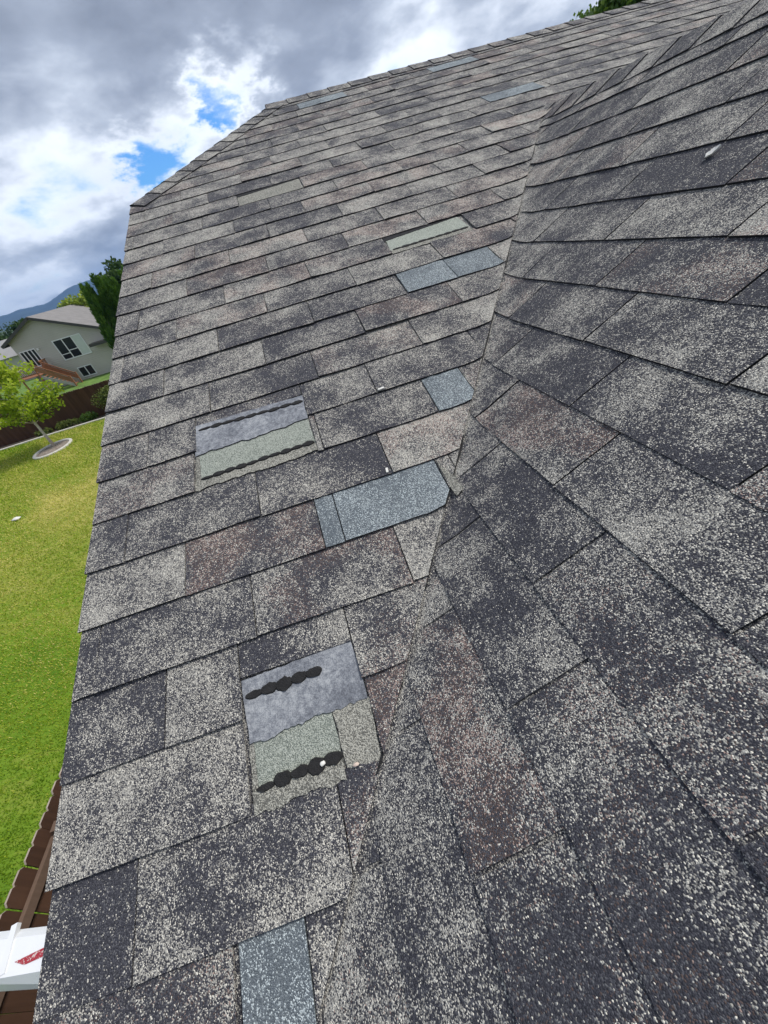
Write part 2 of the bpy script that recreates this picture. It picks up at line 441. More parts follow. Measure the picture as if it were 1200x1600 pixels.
# blends read off the photograph: (row, tab that contains x in tabs) -> lightness, red
TA_OVR = {(-4, .2): (.38, .2), (-3, .2): (.22, 0), (-3, .8): (.28, 0), (-2, .5): (.50, 0), (-1, .3): (.26, 0), (-1, .8): (.46, 0), (-1, 1.3): (.44, 0), (-1, 1.8): (.28, .3), (-2, .98): (.5, 0),
          (0, .05): (.40, 0), (0, .6): (.36, 0), (0, 1.6): (.30, .7), (1, .4): (.52, 0), (1, 1.2): (.24, .9), (2, .1): (.30, 0), (2, .7): (.24, 0), (2, 1.7): (.18, 0),
          (3, .4): (.44, .3), (3, 2.2): (.34, 0), (4, .2): (.24, .6), (4, .6): (.25, 0), (4, 2.1): (.34, 0), (4, 2.9): (.30, .0),
          (5, .5): (.50, 0), (5, 1.4): (.28, 0), (5, 2.4): (.38, .3), (6, .2): (.46, 0), (6, 1.): (.40, 0), (6, 2.): (.24, 0), (7, .6): (.36, 0), (7, 1.6): (.28, .1), (7, 2.6): (.24, 0),
          (8, .3): (.46, 0), (8, 1.2): (.40, .5), (8, 2.2): (.32, 0), (8, 3.2): (.50, 0), (9, .8): (.38, 0), (9, 1.8): (.42, .7), (10, .4): (.48, 0), (10, 1.3): (.22, .8), (0, 2.2): (.62, 0), (6, 3.): (.28, .8)}
def tintA(r, j0, j1, j):
    for (rr, xx), (L, red) in TA_OVR.items():
        if rr == r and j0 <= xx < j1: return (L, red, random.Random(r * 77 + j * 13).random())
    return rnd_tint(r, j)

BLUE_L = 'blue-grey replacement shingle tab, cleaner than the worn ones round it'
def rowA(r):
    s0, s1 = r * E_, (r + 1) * E_
    segs = []
    j = jointA(r)
    while j * TAB < X_END:
        a, b = max(j, 0.0), j + 1
        if b > 0.02 and b - a > 0.03: segs.append((a, b))
        j += 1
    out = []
    for (a, b) in segs: out.append([a, b, 0.0, 1.0, None])
    def cut(lo, hi, repl):                                 # replace what lies between lo and hi (in tabs) by repl
        new = []
        for a, b, v0, v1, k in out:
            if b <= lo + .01 or a >= hi - .01: new.append([a, b, v0, v1, k]); continue
            if a < lo - .03: new.append([a, lo, v0, v1, k])
            if b > hi + .03: new.append([hi, b, v0, v1, k])
        out[:] = new + repl
    if r == 1: cut(1.66, 2.59, [[1.66, 1.80, 0, 1, 'blue2'], [1.80, 2.59, 0, 1, 'blue']])
    if r == 3: cut(2.80, 3.14, [[2.80, 3.14, 0, 1, 'blue']]); cut(0.80, 1.79, [])
    if r == 4: cut(0.83, 1.79, [[0.83, 1.79, 0.66, 1, None]])
    if r == 7: cut(3.13, 4.20, [[3.13, 3.68, 0, 1, 'blue'], [3.68, 4.20, 0, 1, 'blue2']])
    if r == -4: cut(0.87, 1.17, [[0.87, 1.17, 0, 1, 'blue']])
    if r == -2: cut(1.00, 1.68, [])
    if r == -1: cut(1.00, 1.67, [[1.00, 1.67, 0.50, 1, None]])
    if r == 9: cut(3.24, 4.23, [])
    if r == 15: cut(1.68, 2.68, [])
    if r == 18: cut(6.25, 7.25, [[6.25, 6.62, 0, 1, 'blue2'], [6.62, 7.25, 0, 1, 'blue']])
    if r == 24: cut(3.35, 4.35, [[3.35, 3.8, 0, 1, 'blue2'], [3.8, 4.35, 0, 1, 'blue']]); cut(6.2, 7.2, [[6.2, 7.2, 0, 1, 'blue']])
    for a, b, v0, v1, k in out:
        g = random.Random(r * 5003 + int(a * 977))
        gap = 0.0013
        x0, x1 = a * TAB + (gap if a > 0 else g.uniform(-.004, .001)), b * TAB - gap
        v_lo = s0 + v0 * E_ + (g.uniform(-.0012, .0012)); v_hi = min(s0 + v1 * E_ + 0.012, S_RIDGE)
        dx = g.uniform(-.0015, .0015)
        poly = [(x0, v_lo + dx), (x1, v_lo - dx), (x1, v_hi), (x0, v_hi)]
        poly = clip(poly, math.tan(0) + 1e-9, -1, S_HIP + 1e9)
        # hip line on the left
        poly = clip(poly, (S_RIDGE - S_HIP) / X_HIP, -1, S_HIP)
        if len(poly) < 3: continue
        # cross gable: keep what lies above its west and east valleys
        ca, sa = math.cos(PA), math.sin(PA)
        parts = []
        if s0 * sa >= ZR2: parts = [poly]
        else:
            pw = clip(poly, -TB, sa, XB * TB - 0.006)
            pw = clip(pw, -1, 0, XR2 + 0.3) if len(pw) > 2 else []
            pe = clip(poly, TB, sa, -(2 * XR2 - XB) * TB - 0.004)
            pe = clip(pe, 1, 0, -XR2) if len(pe) > 2 else []
            if min(p[1] for p in poly) * sa < ZR2 <= max(p[1] for p in poly) * sa:
                parts = [q for q in (pw, pe) if len(q) > 2] if max(p[0] for p in poly) < XR2 - .3 or min(p[0] for p in poly) > XR2 + .3 else [poly]
            else: parts = [q for q in (pw, pe) if len(q) > 2]
        for q in parts:
            near = min(abs(p[1] * sa - float(zB(p[0]))) for p in q) < 0.06 or min(p[0] for p in q) < 2.3 and s0 < 12 * E_ and max(p[0] for p in q) * TB > (s0 * sa / 1.0 + XB * TB) - 0.08
            blue = k is not None
            L0 = {'blue': 0.30, 'blue2': 0.20}.get(k)
            tint = (L0, 0, g.random()) if blue else tintA(r, a, b, int(a * 3))
            up = 0.0020 if blue else g.choice([0, 0, 0, 0.0006, 0.0012]) + (0.0016 if near else 0)
            tilt = g.uniform(-.0008, .0008)
            st = 0.0060 if r < 3 else 0.0050 if r < 9 else 0.0040 if r < 15 else 0.0033
            cu = g.uniform(.0012, .0032) if g.random() < .35 and not blue else 0.0; cs = g.choice((-1, 1)); xm = (x0 + x1) / 2; xh = max((x1 - x0) / 2, .02)
            lift = lambda u, v, s0=s0, up=up, tilt=tilt, x0=x0, st=st, cu=cu, cs=cs, xm=xm, xh=xh: cu * np.clip(cs * (u - xm) / xh, 0, 1) ** 2 * np.clip(1 - (v - s0) / E_, 0, 1) + 0.0022 + st + up - st * (v - s0) / E_ + tilt * (u - x0) / TAB
            add(q, 8 if near else (6 if r < 12 else 4), 3 if near else 1, lift, surfA, tint, [M_BLUE, M_BUTT] if blue else None, valley=near,
                label=BLUE_L if blue else None, jit=0.0010, keep=blue)
for r in range(-6, 27): rowA(r)

# cross gable courses (counted down from its ridge)
def jointB(m): return (-2.43 + 0.412 * (m - 1)) % 1.0            # in tabs, measured towards the viewer (-y)
TB_OVR = {(7, -.4): (.34, .95), (4, -.7): (.30, .6), (2, -1.5): (.12, 0), (8, -.0): (.14, 0), (9, .4): (.30, 0), (6, -.1): (.10, 0), (5, -.4): (.12, 0), (3, -1.2): (.48, 0),
          (10, .9): (.34, 1.0), (9, -.4): (.16, .0), (10, .1): (.36, .8), (9, 1.4): (.30, .3), (8, .9): (.36, .2), (11, 1.): (.30, 0), (12, .9): (.24, 0), (5, .0): (.40, 0), (6, .6): (.30, 0), (7, .6): (.34, 0),
          (1, -2.): (.40, 0), (1, -3.): (.30, .5), (3, -2.): (.30, 0), (4, -1.8): (.20, 0), (2, -2.5): (.18, 0), (5, -1.3): (.24, 0), (6, -.9): (.24, 0)}
def rowB(m, east=False):
    t1, t0_ = T0 - m * E_, T0 - (m + 1) * E_                     # upper and lower edge along the slope
    if t1 <= -0.60: return
    t1c = min(t1 + 0.012, T_R)
    j = jointB(m) - 9
    while j < 18:
        a, b = j, j + 1; j += 1
        gj = 0.0018 if m < 8 else 0.0024; y1, y0 = -a * TAB - gj, -b * TAB + gj
        if y0 > YV + .3 or y1 < -5.9: continue
        g = random.Random(m * 733 + int((a + 20) * 311) + (7 if east else 0))
        lo = t0_ + g.uniform(-.0012, .0012); dx = g.uniform(-.0012, .0012)
        poly = [(y0, lo + dx), (y1, lo - dx), (y1, t1c), (y0, t1c)]
        poly = clip(poly, -TA, math.sin(PB), 0.010)                # runs a little past the valley, under the main slope's cut edge
        if len(poly) < 3 or area(poly) < 2e-5: continue
        poly = clip(poly, 0, 1, 0.60)
        if len(poly) < 3: continue
        near = max(p[0] * TA - p[1] * math.sin(PB) for p in poly) > -0.07
        tint = None
        for (mm, yy), (L, red) in TB_OVR.items():
            if mm == m and a <= yy < b and not east: tint = (L, red, g.random())
        tint = tint or rnd_tint(m, int(a * 2) + 100, 5 + east)
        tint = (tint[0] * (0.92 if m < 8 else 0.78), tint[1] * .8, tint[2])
        st = 0.0042 if m < 4 else 0.0034 if m < 6 else 0.0026 if m < 8 else 0.0020
        def lift(u, v, t0_=t0_, g0=g.choice([0, 0, .0005]), st=st):
            d = 0.0021 + st + g0 - st * (v - t0_) / E_
            past = u * TA - v * math.sin(PB)
            return np.where(past > -0.006, d - 0.0060 * np.clip((past + 0.006) / 0.008, 0, 1), d)
        add(poly, 8 if near else 6, 4 if near else 1, lift, (lambda u, v, d: surfB(u, v, d, True)) if east else surfB, tint, flip=not east and True, valley=near and not east, darksides=m < 8, jit=0.0010, stuff=east)
for m in range(-3, 15): rowB(m)
for m in range(-3, 15): rowB(m, True)

# back slope and clipped end: plain courses, only seen from elsewhere
def row_plain(quadfun, s0, s1, u0, u1, seed):
    pos = quadfun
    add([(u0, s0), (u1, s0), (u1, s1 + .012), (u0, s1 + .012)], 8, 1, lambda u, v: 0.008 - 0.0055 * (v - s0) / E_, pos, rnd_tint(seed, 3), stuff=True)
NBK = np.array((0, math.sin(PA), math.cos(PA)))
def surfBack(u, s, d):
    u, s, d = np.broadcast_arrays(np.asarray(u, float), np.asarray(s, float), np.asarray(d, float))
    return np.stack([u, 2 * YR - s * math.cos(PA), s * math.sin(PA)], -1) + d[..., None] * NBK
for r in range(-6, 26):
    s0 = r * E_; ul = 0.0 if s0 < S_HIP else (s0 + E_ - S_HIP) / (S_RIDGE - S_HIP) * X_HIP
    k = 0
    u = ul
    while u < X_END:
        u2 = min(u + TAB * 3, X_END)
        poly = [(u2, s0), (u, s0), (u, s0 + E_ + .012), (u2, s0 + E_ + .012)]
        poly = [(p[0], min(p[1], S_RIDGE)) for p in poly]
        add(poly, 3, 1, lambda uu, v, s0=s0: 0.008 - 0.0055 * (v - s0) / E_, surfBack, rnd_tint(r, k, 9), stuff=True); u = u2; k += 1
PH = math.atan2(ZR - ZH, X_HIP); NH = np.array((-math.sin(PH), 0, math.cos(PH)))
def surfHip(y, v, d):
    y, v, d = np.broadcast_arrays(np.asarray(y, float), np.asarray(v, float), np.asarray(d, float))
    return np.stack([v * math.cos(PH), y, ZH + v * math.sin(PH)], -1) + d[..., None] * NH
LH = math.hypot(X_HIP, ZR - ZH); nrow = int(LH / E_)
for k in range(nrow + 1):
    v0 = k * E_; v1 = min(v0 + E_, LH)
    if v1 - v0 < .02: break
    ym = lambda v: (YR - YH) * (1 - v / LH)
    poly = [(YR + ym(v0), v0), (YR - ym(v0), v0), (YR - ym(v1), v1), (YR + ym(v1), v1)]
    add(poly, 6, 1, lambda uu, v, v0=v0: 0.008 - 0.0055 * (v - v0) / E_, surfHip, rnd_tint(k, 1, 12), stuff=True)

shingles.sort(key=lambda s: -s['a'])
rest = shingles[300:] if len(shingles) > 300 else []
for s in shingles[:300]:
    mk(s['name'], s['V'], s['F'], s['mats'], roof, mi=s['mi'], tint=s['t'], label=s['label'])
V, F, mi, tt = [], [], [], []; n0 = 0
for s in rest:
    V.append(s['V']); tt.append(s['t']); F += [[i + n0 for i in f] for f in s['F']]; mi += s['mi']; n0 += len(s['V'])
mk('shingle_courses', np.vstack(V), F, [M_SH, M_BUTT], roof, mi=mi, tint=np.vstack(tt), kind='stuff')
print('shingles', len(shingles), 'smallest separate area', shingles[299]['a'])

# ------------------------------------------------------------------ exposed patches where tabs are gone
def patch(name, quad, m, tint, label, d=0.0035, nu=34, nv=5, ragged=None, thick=0.003):
    """quad in (tabs, courses) on the main slope; ragged = jitter of the lower edge"""
    P = [(a * TAB, b * E_) for a, b in quad]
    g = np.random.default_rng(int(quad[0][0] * 1000) + int(abs(quad[0][1]) * 77))
    BL, BR, TR, TL = [np.array(p) for p in P]
    V2 = []
    ph = g.uniform(0, 6)
    for j in range(nv + 1):
        for i in range(nu + 1):
            u, v = i / nu, j / nv
            p = (BL * (1 - u) + BR * u) * (1 - v) + (TL * (1 - u) + TR * u) * v
            if ragged and j == 0: p = p + np.array((0, ragged * (math.sin(u * 9 + ph) * .6 + math.sin(u * 23 + ph * 2) * .4) + g.normal(0, ragged * .40)))
            elif j in (0, nv) or i in (0, nu): p = p + g.normal(0, .0007, 2)
            V2.append(p)
    V2 = np.array(V2); T = surfA(V2[:, 0], V2[:, 1], d)
    F = [(j * (nu + 1) + i, j * (nu + 1) + i + 1, (j + 1) * (nu + 1) + i + 1, (j + 1) * (nu + 1) + i) for j in range(nv) for i in range(nu)]
    ring = [i for i in range(nu + 1)] + [(j + 1) * (nu + 1) + nu for j in range(nv)] + [nv * (nu + 1) + i for i in range(nu - 1, -1, -1)] + [j * (nu + 1) for j in range(nv - 1, 0, -1)]
    B = surfA(V2[ring, 0], V2[ring, 1], d - thick); n = len(T); mi = [0] * len(F)
    for k in range(len(ring)):
        k2 = (k + 1) % len(ring); F.append((ring[k2], ring[k], n + k, n + k2)); mi.append(1)
    return mk(name, np.vstack([T, B]), F, [m, M_BUTT], roof, mi=mi, tint=tint, label=label)

def dabs(a0, a1, b0, b1, n, label, d=0.006, wid=0.0085):
    """a broken line of sealant dabs, each a low flat-topped lump"""
    for k in range(n):
        g = random.Random(k * 31 + int(a0 * 1000) + int(b0 * 10))
        u0, u1 = k / n, (k + 1.04) / n
        ca = (a0 + (a1 - a0) * (u0 + u1) / 2) * TAB; cb = (b0 + (b1 - b0) * (u0 + u1) / 2) * E_
        L = (a1 - a0) * TAB * (u1 - u0) / 2 * g.uniform(1.10, 1.25); W = wid * g.uniform(.75, 1.15); cb += g.uniform(-.001, .001)
        if k == 0: W *= .6
        ns = 18; V2 = []
        for rr in (1.0, 0.82):
            for q in range(ns):
                th = 2 * math.pi * q / ns; cx, sx_ = math.cos(th), math.sin(th)
                ex = cx * L * rr * g.uniform(.93, 1.05); ey = math.copysign(abs(sx_) ** 1.15, sx_) * W * rr * g.uniform(.80, 1.18)
                V2.append((ca + ex, cb + ey))
        V2 = np.array(V2); dd = np.r_[np.full(ns, d - .003), np.full(ns, d + .0008)]
        T = surfA(V2[:, 0], V2[:, 1], dd)
        F = [(q, (q + 1) % ns, ns + (q + 1) % ns, ns + q) for q in range(ns)] + [tuple(range(ns, 2 * ns))]
        mk('sealant_dab', T, F, M_SEAL, roof)

# upper-left hole: felt band over bare green granules
patch('exposed_felt', [(0.815, 3.88), (1.785, 3.93), (1.795, 4.64), (0.835, 4.72)], M_FELT, (0, 0, 0), 'grey felt backing bared where the tab tore away', 0.0050, ragged=0.004)
patch('bare_headlap', [(0.84, 3.20), (1.79, 3.22), (1.785, 4.0), (0.83, 3.98)], M_GREEN, (0.55, 0, .3), 'pale green unweathered granules bared by the missing tab', 0.0020)
patch('worn_strip', [(0.80, 3.02), (1.79, 3.03), (1.79, 3.24), (0.80, 3.22)], M_DUST, (0.48, 0, .7), 'dusty grit strip along the bottom of the gap', 0.0055, ragged=0.003, nv=2)
patch('worn_strip', [(0.80, 3.18), (0.845, 3.18), (0.845, 3.86), (0.812, 3.86)], M_DUST, (0.35, 0, .2), 'dusty grit strip at the left of the gap', 0.0028, nu=3)
dabs(0.86, 1.78, 4.56, 4.45, 9, None, 0.0068, 0.0062)
dabs(0.855, 1.775, 3.24, 3.27, 10, None, 0.0078, 0.0068)
# lower hole
patch('exposed_felt', [(1.012, -1.30), (1.675, -1.24), (1.665, -0.48), (1.005, -0.52)], M_FELT, (0, 0, 0), 'grey felt backing bared in the gap nearest the viewer', 0.0050, ragged=0.003)
patch('bare_headlap', [(1.02, -1.84), (1.475, -1.86), (1.468, -1.2), (1.02, -1.22)], M_GREEN, (0.55, 0, .6), 'pale green unweathered granules bared in the gap nearest the viewer', 0.0020)
patch('worn_strip', [(1.0, -2.02), (1.475, -2.0), (1.475, -1.80), (1.0, -1.80)], M_DUST, (0.42, 0, .9), 'dusty grit strip under the gap nearest the viewer', 0.0060, ragged=0.004, nv=2)
patch('worn_strip', [(1.0, -1.85), (1.032, -1.85), (1.032, -1.30), (1.008, -1.30)], M_DUST, (0.35, 0, .4), 'dusty grit strip at the left of the gap nearest the viewer', 0.0028, nu=3)
patch('bare_headlap', [(1.485, -1.90), (1.66, -2.02), (1.685, -1.25), (1.475, -1.22)], M_DUST, (0.55, 0, .1), 'pale worn piece of headlap beside the valley', 0.0035)
dabs(1.02, 1.46, -0.74, -0.73, 5, None, 0.0072, 0.0110)
dabs(1.028, 1.47, -1.79, -1.76, 5, None, 0.0080, 0.0115)
# smaller gaps farther up
patch('bare_headlap', [(3.24, 9.22), (4.23, 9.22), (4.2, 10.0), (3.26, 9.80)], M_GREEN, (0.70, 0, .5), 'pale green granules bared above the two replacement tabs', 0.0020)
patch('worn_strip', [(3.24, 9.0), (4.23, 9.0), (4.23, 9.20), (3.24, 9.18)], M_DUST, (0.42, 0, .5), 'dusty grit strip above the two replacement tabs', 0.0040, nv=2)
patch('exposed_felt', [(3.24, 9.79), (4.21, 9.98), (4.21, 10.05), (3.24, 10.05)], M_BUTT, (0, 0, 0), 'dark torn asphalt edge above the bared granules', 0.0030)
dabs(3.27, 4.2, 9.19, 9.21, 9, None, 0.0055, 0.006)
patch('bare_headlap', [(1.69, 15.2), (2.67, 15.2), (2.66, 15.97), (1.69, 15.80)], M_DUST, (0.40, 0, .5), 'pale granules bared high on the slope', 0.0020)
patch('worn_strip', [(1.69, 15.0), (2.67, 15.0), (2.67, 15.17), (1.69, 15.17)], M_DUST, (0.42, 0, .5), 'dusty grit strip high on the slope', 0.0040, nv=2)
patch('exposed_felt', [(1.69, 15.80), (2.66, 15.96), (2.66, 16.05), (1.69, 16.05)], M_BUTT, (0, 0, 0), 'dark torn asphalt high on the slope', 0.0030)
# pale wedges of grit where the courses meet the valley
patch('worn_strip', [(2.60, 1.05), (2.66, 1.10), (2.66, 1.45), (2.60, 1.93)], M_DUST, (0.40, 0, .2), 'pale grit wedge beside the large replacement tab', 0.0095, nu=3)

# thin dark strip added to darken the main slope's cut edge along the valley
def valley_dark_strip():
    zz = np.linspace(-2.2 * E_, 14.5 * E_, 140) * math.sin(PA); g = np.random.default_rng(5)
    x0 = XB + zz / TB; s_ = zz / math.sin(PA); V = []
    n = len(zz); wv = 0.0007 + 0.0007 * np.abs(np.sin(s_ * 31)) + g.uniform(0, .0004, n); off = 0.0060 + .0012 * np.sin(s_ * 19) + g.normal(0, .0004, n)
    on = (np.sin(s_ * 13.0) + np.sin(s_ * 29.0 + 1) + .25) > 0
    L_ = surfA(x0 - (off + wv) / TB, s_, 0.0048); R_ = surfA(x0 - (off - wv) / TB, s_, 0.0036); B1 = surfA(x0 - (off + wv) / TB, s_, 0.0); B2 = surfA(x0 - (off - wv) / TB, s_, 0.0)
    V = np.vstack([L_, R_, B1, B2]); F = []
    for i in range(n - 1):
        if not on[i]: continue
        F += [(i, n + i, n + i + 1, i + 1), (2 * n + i, i, i + 1, 2 * n + i + 1), (n + i, 3 * n + i, 3 * n + i + 1, n + i + 1)]
    mk('valley_dark_strip', V, F, M_SEAL, roof, label='thin broken dark line along the valley cut')
valley_dark_strip()

# ------------------------------------------------------------------ ridge and hip caps
def caps(A, B, n1, n2, half, label_fn, first=0.0, seed=0, name='ridge_cap', expo=E_, rise=0.004):
    """bent caps lapped along the line A->B; n1, n2 the outward normals of the two roof faces"""
    A, B = np.array(A, float), np.array(B, float); L = np.linalg.norm(B - A); d = (B - A) / L
    s1 = np.cross(n1, d); s2 = np.cross(n2, d)
    up = n1 + n2; up /= np.linalg.norm(up)
    if s1 @ up > 0: s1 = -s1
    if s2 @ up > 0: s2 = -s2
    k = 0; x = first
    while x < L - 0.01:
        g = random.Random(seed * 100 + k)
        x2 = min(x + expo + 0.035, L + 0.01); V = []; nl = 3
        prof = []
        for side, sv, nv in ((0, s1, n1), (1, s2, n2)):
            prof.append([(half * f, sv, nv) for f in ((1.0, 0.66, 0.33, 0.10) if side == 0 else (0.10, 0.33, 0.66, 1.0))])
        pr = prof[0] + prof[1]
        wig = g.uniform(-.004, .004)
        rows = []
        for i in range(nl + 1):
            xx = x + (x2 - x) * i / nl; fr = i / nl
            lift = 0.0105 - 0.0050 * fr
            for thick in (0.0, 0.0036):
                for (h, sv, nv) in pr:
                    V.append(A + d * (xx + (g.uniform(-.002, .002) if i == 0 else 0)) + sv * (h + wig * (h > half * .9)) + nv * (lift - thick))
        m_ = len(pr); st = 2 * m_; F = []; mi = []
        for i in range(nl):
            for q in range(m_ - 1):
                F.append((i * st + q, i * st + q + 1, (i + 1) * st + q + 1, (i + 1) * st + q)); mi.append(0)
        for i in range(nl):
            for q, q0 in ((0, 0), (m_ - 1, m_ - 1)):
                F.append((i * st + q, (i + 1) * st + q, (i + 1) * st + m_ + q, i * st + m_ + q)); mi.append(1)
        for e in (0, nl):
            for q in range(m_ - 1): F.append((e * st + q, e * st + q + 1, e * st + m_ + q + 1, e * st + m_ + q)); mi.append(1)
        V = np.array(V)
        if name == 'hip_cap': V[:, 0] = np.maximum(V[:, 0], -0.003)
        t0 = rnd_tint(k, seed, 21)
        mk(name, V, F, [M_SH, M_BUTT], roof, mi=mi, tint=(t0[0] * .8 + .05, t0[1] * .5, t0[2]))
        x += expo; k += 1
caps((0, YH, ZH), (X_HIP, YR, ZR), NA, NH, 0.105, None, seed=1, name='hip_cap')
caps((0, 2 * YR - YH, ZH), (X_HIP, YR, ZR), NBK, NH, 0.105, None, seed=2, name='hip_cap')
caps((X_HIP - 0.06, YR, ZR), (X_END, YR, ZR), NA, NBK, 0.12, None, seed=3, expo=0.14)
caps((XR2, -5.9, ZR2), (XR2, YV + 0.03, ZR2), NBW, NBE, 0.115, None, seed=4, expo=0.135)

# ------------------------------------------------------------------ rest of the house
M_FASCIA = plain('white_fascia_paint', (0.72, 0.72, 0.70), 0.5, 0.06, 4)
def siding_material(name, col, board=0.13):
    m, t, b = mat(name, 0.6, 0.3)
    p = t.new('ShaderNodeNewGeometry').outputs['Position']; zz = t.sep(p)[2]
    fr = t.math('FRACT', t.math('DIVIDE', t.math('ADD', zz, 50.0), board))
    n = t.noise(p, 0.6, 4.0)
    c0 = t.ramp(n, [(0.3, tuple(c * .93 for c in col)), (0.7, tuple(c * 1.05 for c in col))])
    t.l.new(c0, b.inputs['Base Color'])
    bn = t.new('ShaderNodeBump'); bn.inputs['Strength'].default_value = 1.0; bn.inputs['Distance'].default_value = 0.03
    t.l.new(t.math('SUBTRACT', 1.0, fr), bn.inputs['Height']); t.l.new(bn.outputs[0], b.inputs['Normal'])
    return m
M_SIDE = siding_material('beige_siding', (0.45, 0.42, 0.36))
yb = 2 * YR - YE; xw = XB + ZE / TB; xe = 2 * XR2 - xw
def walls():
    x0, x1, y0, y1 = 0.40, X_END - 0.35, YE + 0.40, yb - 0.40
    zt = ZE - 0.02
    V = [(x0, y0, GZ), (x1, y0, GZ), (x1, y1, GZ), (x0, y1, GZ), (x0, y0, zt), (x1, y0, zt), (x1, y1, zt), (x0, y1, zt),
         (x0, YH, ZH - .25), (x0, 2 * YR - YH, ZH - .25), (x1, YR, ZR - .12)]
    F = [(0, 1, 5, 4), (2, 3, 7, 6), (0, 4, 8, 9, 7, 3), (1, 2, 6, 10, 5)]
    a, b = join_vf([(V, F)])
    mk('wall', a, b, M_SIDE, house)
    u0, u1 = xw + 0.45, xe - 0.4
    V = [(u0, -5.6, GZ), (u1, -5.6, GZ), (u1, y0, GZ), (u0, y0, GZ), (u0, -5.6, zt), (u1, -5.6, zt), (u1, y0, zt), (u0, y0, zt), (XR2, -5.6, ZR2 - .12)]
    mk('wall', V, [(0, 1, 5, 8, 4), (1, 2, 6, 5), (0, 4, 7, 3)], M_SIDE, house)
walls()
def rake_board(p, q, name='rake_board'):
    v, f = beam_vf(p, q, 0.022, 0.16); mk(name, v, f, M_FASCIA, house)
rake_board((0.012, YE, ZE - .093), (0.012, YH, ZH - .093)); rake_board((0.012, yb, ZE - .093), (0.012, 2 * YR - YH, ZH - .093))
rake_board((0.012, YH + .01, ZH - .093), (0.012, 2 * YR - YH - .01, ZH - .093))
rake_board((0.03, YE + .012, ZE - .093), (xw, YE + .012, ZE - .093), 'fascia'); rake_board((xw + .012, -5.98, ZE - .093), (xw + .012, YE, ZE - .093), 'fascia')
rake_board((xe - .012, -5.98, ZE - .093), (xe - .012, YE, ZE - .093), 'fascia'); rake_board((xe, YE + .012, ZE - .093), (X_END, YE + .012, ZE - .093), 'fascia'); rake_board((0.03, yb - .012, ZE - .093), (X_END, yb - .012, ZE - .093), 'fascia')
def soffit(V): mk('soffit', V, [tuple(range(len(V)))], M_FASCIA, house)
soffit([(0.03, YE + .03, ZE - .16), (xw, YE + .03, ZE - .16), (xw, YE + .5, ZE - .16), (.03, YE + .5, ZE - .16)])
soffit([(0.03, YE + .03, ZE - .14), (0.45, YE + .03, ZE - .14), (0.45, YH, ZH - .16), (0.03, YH, ZH - .16)])
soffit([(0.03, yb - .03, ZE - .14), (0.45, yb - .03, ZE - .14), (0.45, 2 * YR - YH, ZH - .16), (0.03, 2 * YR - YH, ZH - .16)])

# ------------------------------------------------------------------ small things lying on the roof
M_WHITE = plain('white_chip', (0.74, 0.72, 0.66), 0.6, 0.1, 60)
def lump(name, p, n, size, m, seed, label, cat, flat=0.5, stretch=(1, 0, 0)):
    g = np.random.default_rng(seed); bm = bmesh.new(); bmesh.ops.create_icosphere(bm, subdivisions=2, radius=1.0)
    n = np.array(n); s = np.array(stretch, float); s -= n * (s @ n); s /= np.linalg.norm(s); q = np.cross(n, s)
    V = []
    for v in bm.verts:
        r = 1 + g.normal(0, .10); V.append(np.array(p) + (s * v.co.x * size[0] + q * v.co.y * size[1] + n * (v.co.z * size[2] + size[2] * .8)) * r)
    F = [[v.index for v in f.verts] for f in bm.faces]; bm.free()
    return mk(name, V, F, m, smooth=True, label=label, category_=None) if False else mk(name, V, F, m, smooth=True, label=label, cat=cat)
lump('pebble', surfA(1.375 * TAB, -1.77 * E_, 0.0075), NA, (.0042, .0036, .0028), M_WHITE, 1, 'small round white pebble on the black sealant of the nearer gap', 'pebble')
lump('shingle_crumb', surfA(1.535 * TAB, -1.90 * E_, 0.0062), NA, (.0050, .0028, .002), plain('pale_crumb', (.60, .48, .40), .8, .2, 90), 2, 'tiny pinkish crumb beside the crack of the nearer gap', 'crumb')
yb_, tb_ = 1.38 * TAB, T0 - 2.30 * E_
def feather():
    # a small curled vane on a quill, lying across the slope
    ax = np.array((0.0, -0.045, 0.0)); V = []; F = []; n = 9
    base = surfB(yb_ + .02, tb_ - .004, 0.004); d = np.array((math.cos(PB) * .55, -.83, math.sin(PB) * .55)); d /= np.linalg.norm(d); sd_ = np.cross(NBW, d)
    for i in range(n):
        u = i / (n - 1); wd_ = (.012) * math.sin(math.pi * min(1, u * .86 + .14)) ** .7 * (1 + .15 * math.sin(u * 17))
        c = base + d * u * .027 + NBW * (.004 + .006 * u * u)
        V += [c + sd_ * wd_ + NBW * .002, c, c - sd_ * wd_ * .8 + NBW * .003, c + sd_ * wd_ * .9 - NBW * .0005, c - NBW * .0025, c - sd_ * wd_ * .7]
    for i in range(n - 1):
        a, b = i * 6, (i + 1) * 6
        F += [(a, a + 1, b + 1, b), (a + 1, a + 2, b + 2, b + 1), (a + 3, b + 3, b + 4, a + 4), (a + 4, b + 4, b + 5, a + 5), (a, b, b + 3, a + 3), (a + 2, a + 5, b + 5, b + 2)]
    mk('feather', V, F, plain('white_down', (.80, .77, .70), .8, .08, 80), label='white feather lying on the dark shingles of the right slope', cat='feather')
feather()
def nail_strip(a, b, L, ang, label, cat, name):
    c, s = math.cos(ang), math.sin(ang); w_ = 0.0026
    pts = [(-L, -w_), (L, -w_), (L, w_), (-L, w_)]; P2 = np.array([(a * TAB + x * c - y * s, b * E_ + x * s + y * c) for x, y in pts])
    T = surfA(P2[:, 0], P2[:, 1], .0125); B = surfA(P2[:, 0], P2[:, 1], .0095)
    mk(name, np.vstack([T, B]), [(0, 1, 2, 3), (0, 4, 5, 1), (1, 5, 6, 2), (2, 6, 7, 3), (3, 7, 4, 0), (7, 6, 5, 4)], M_WHITE, label=label, cat=cat)
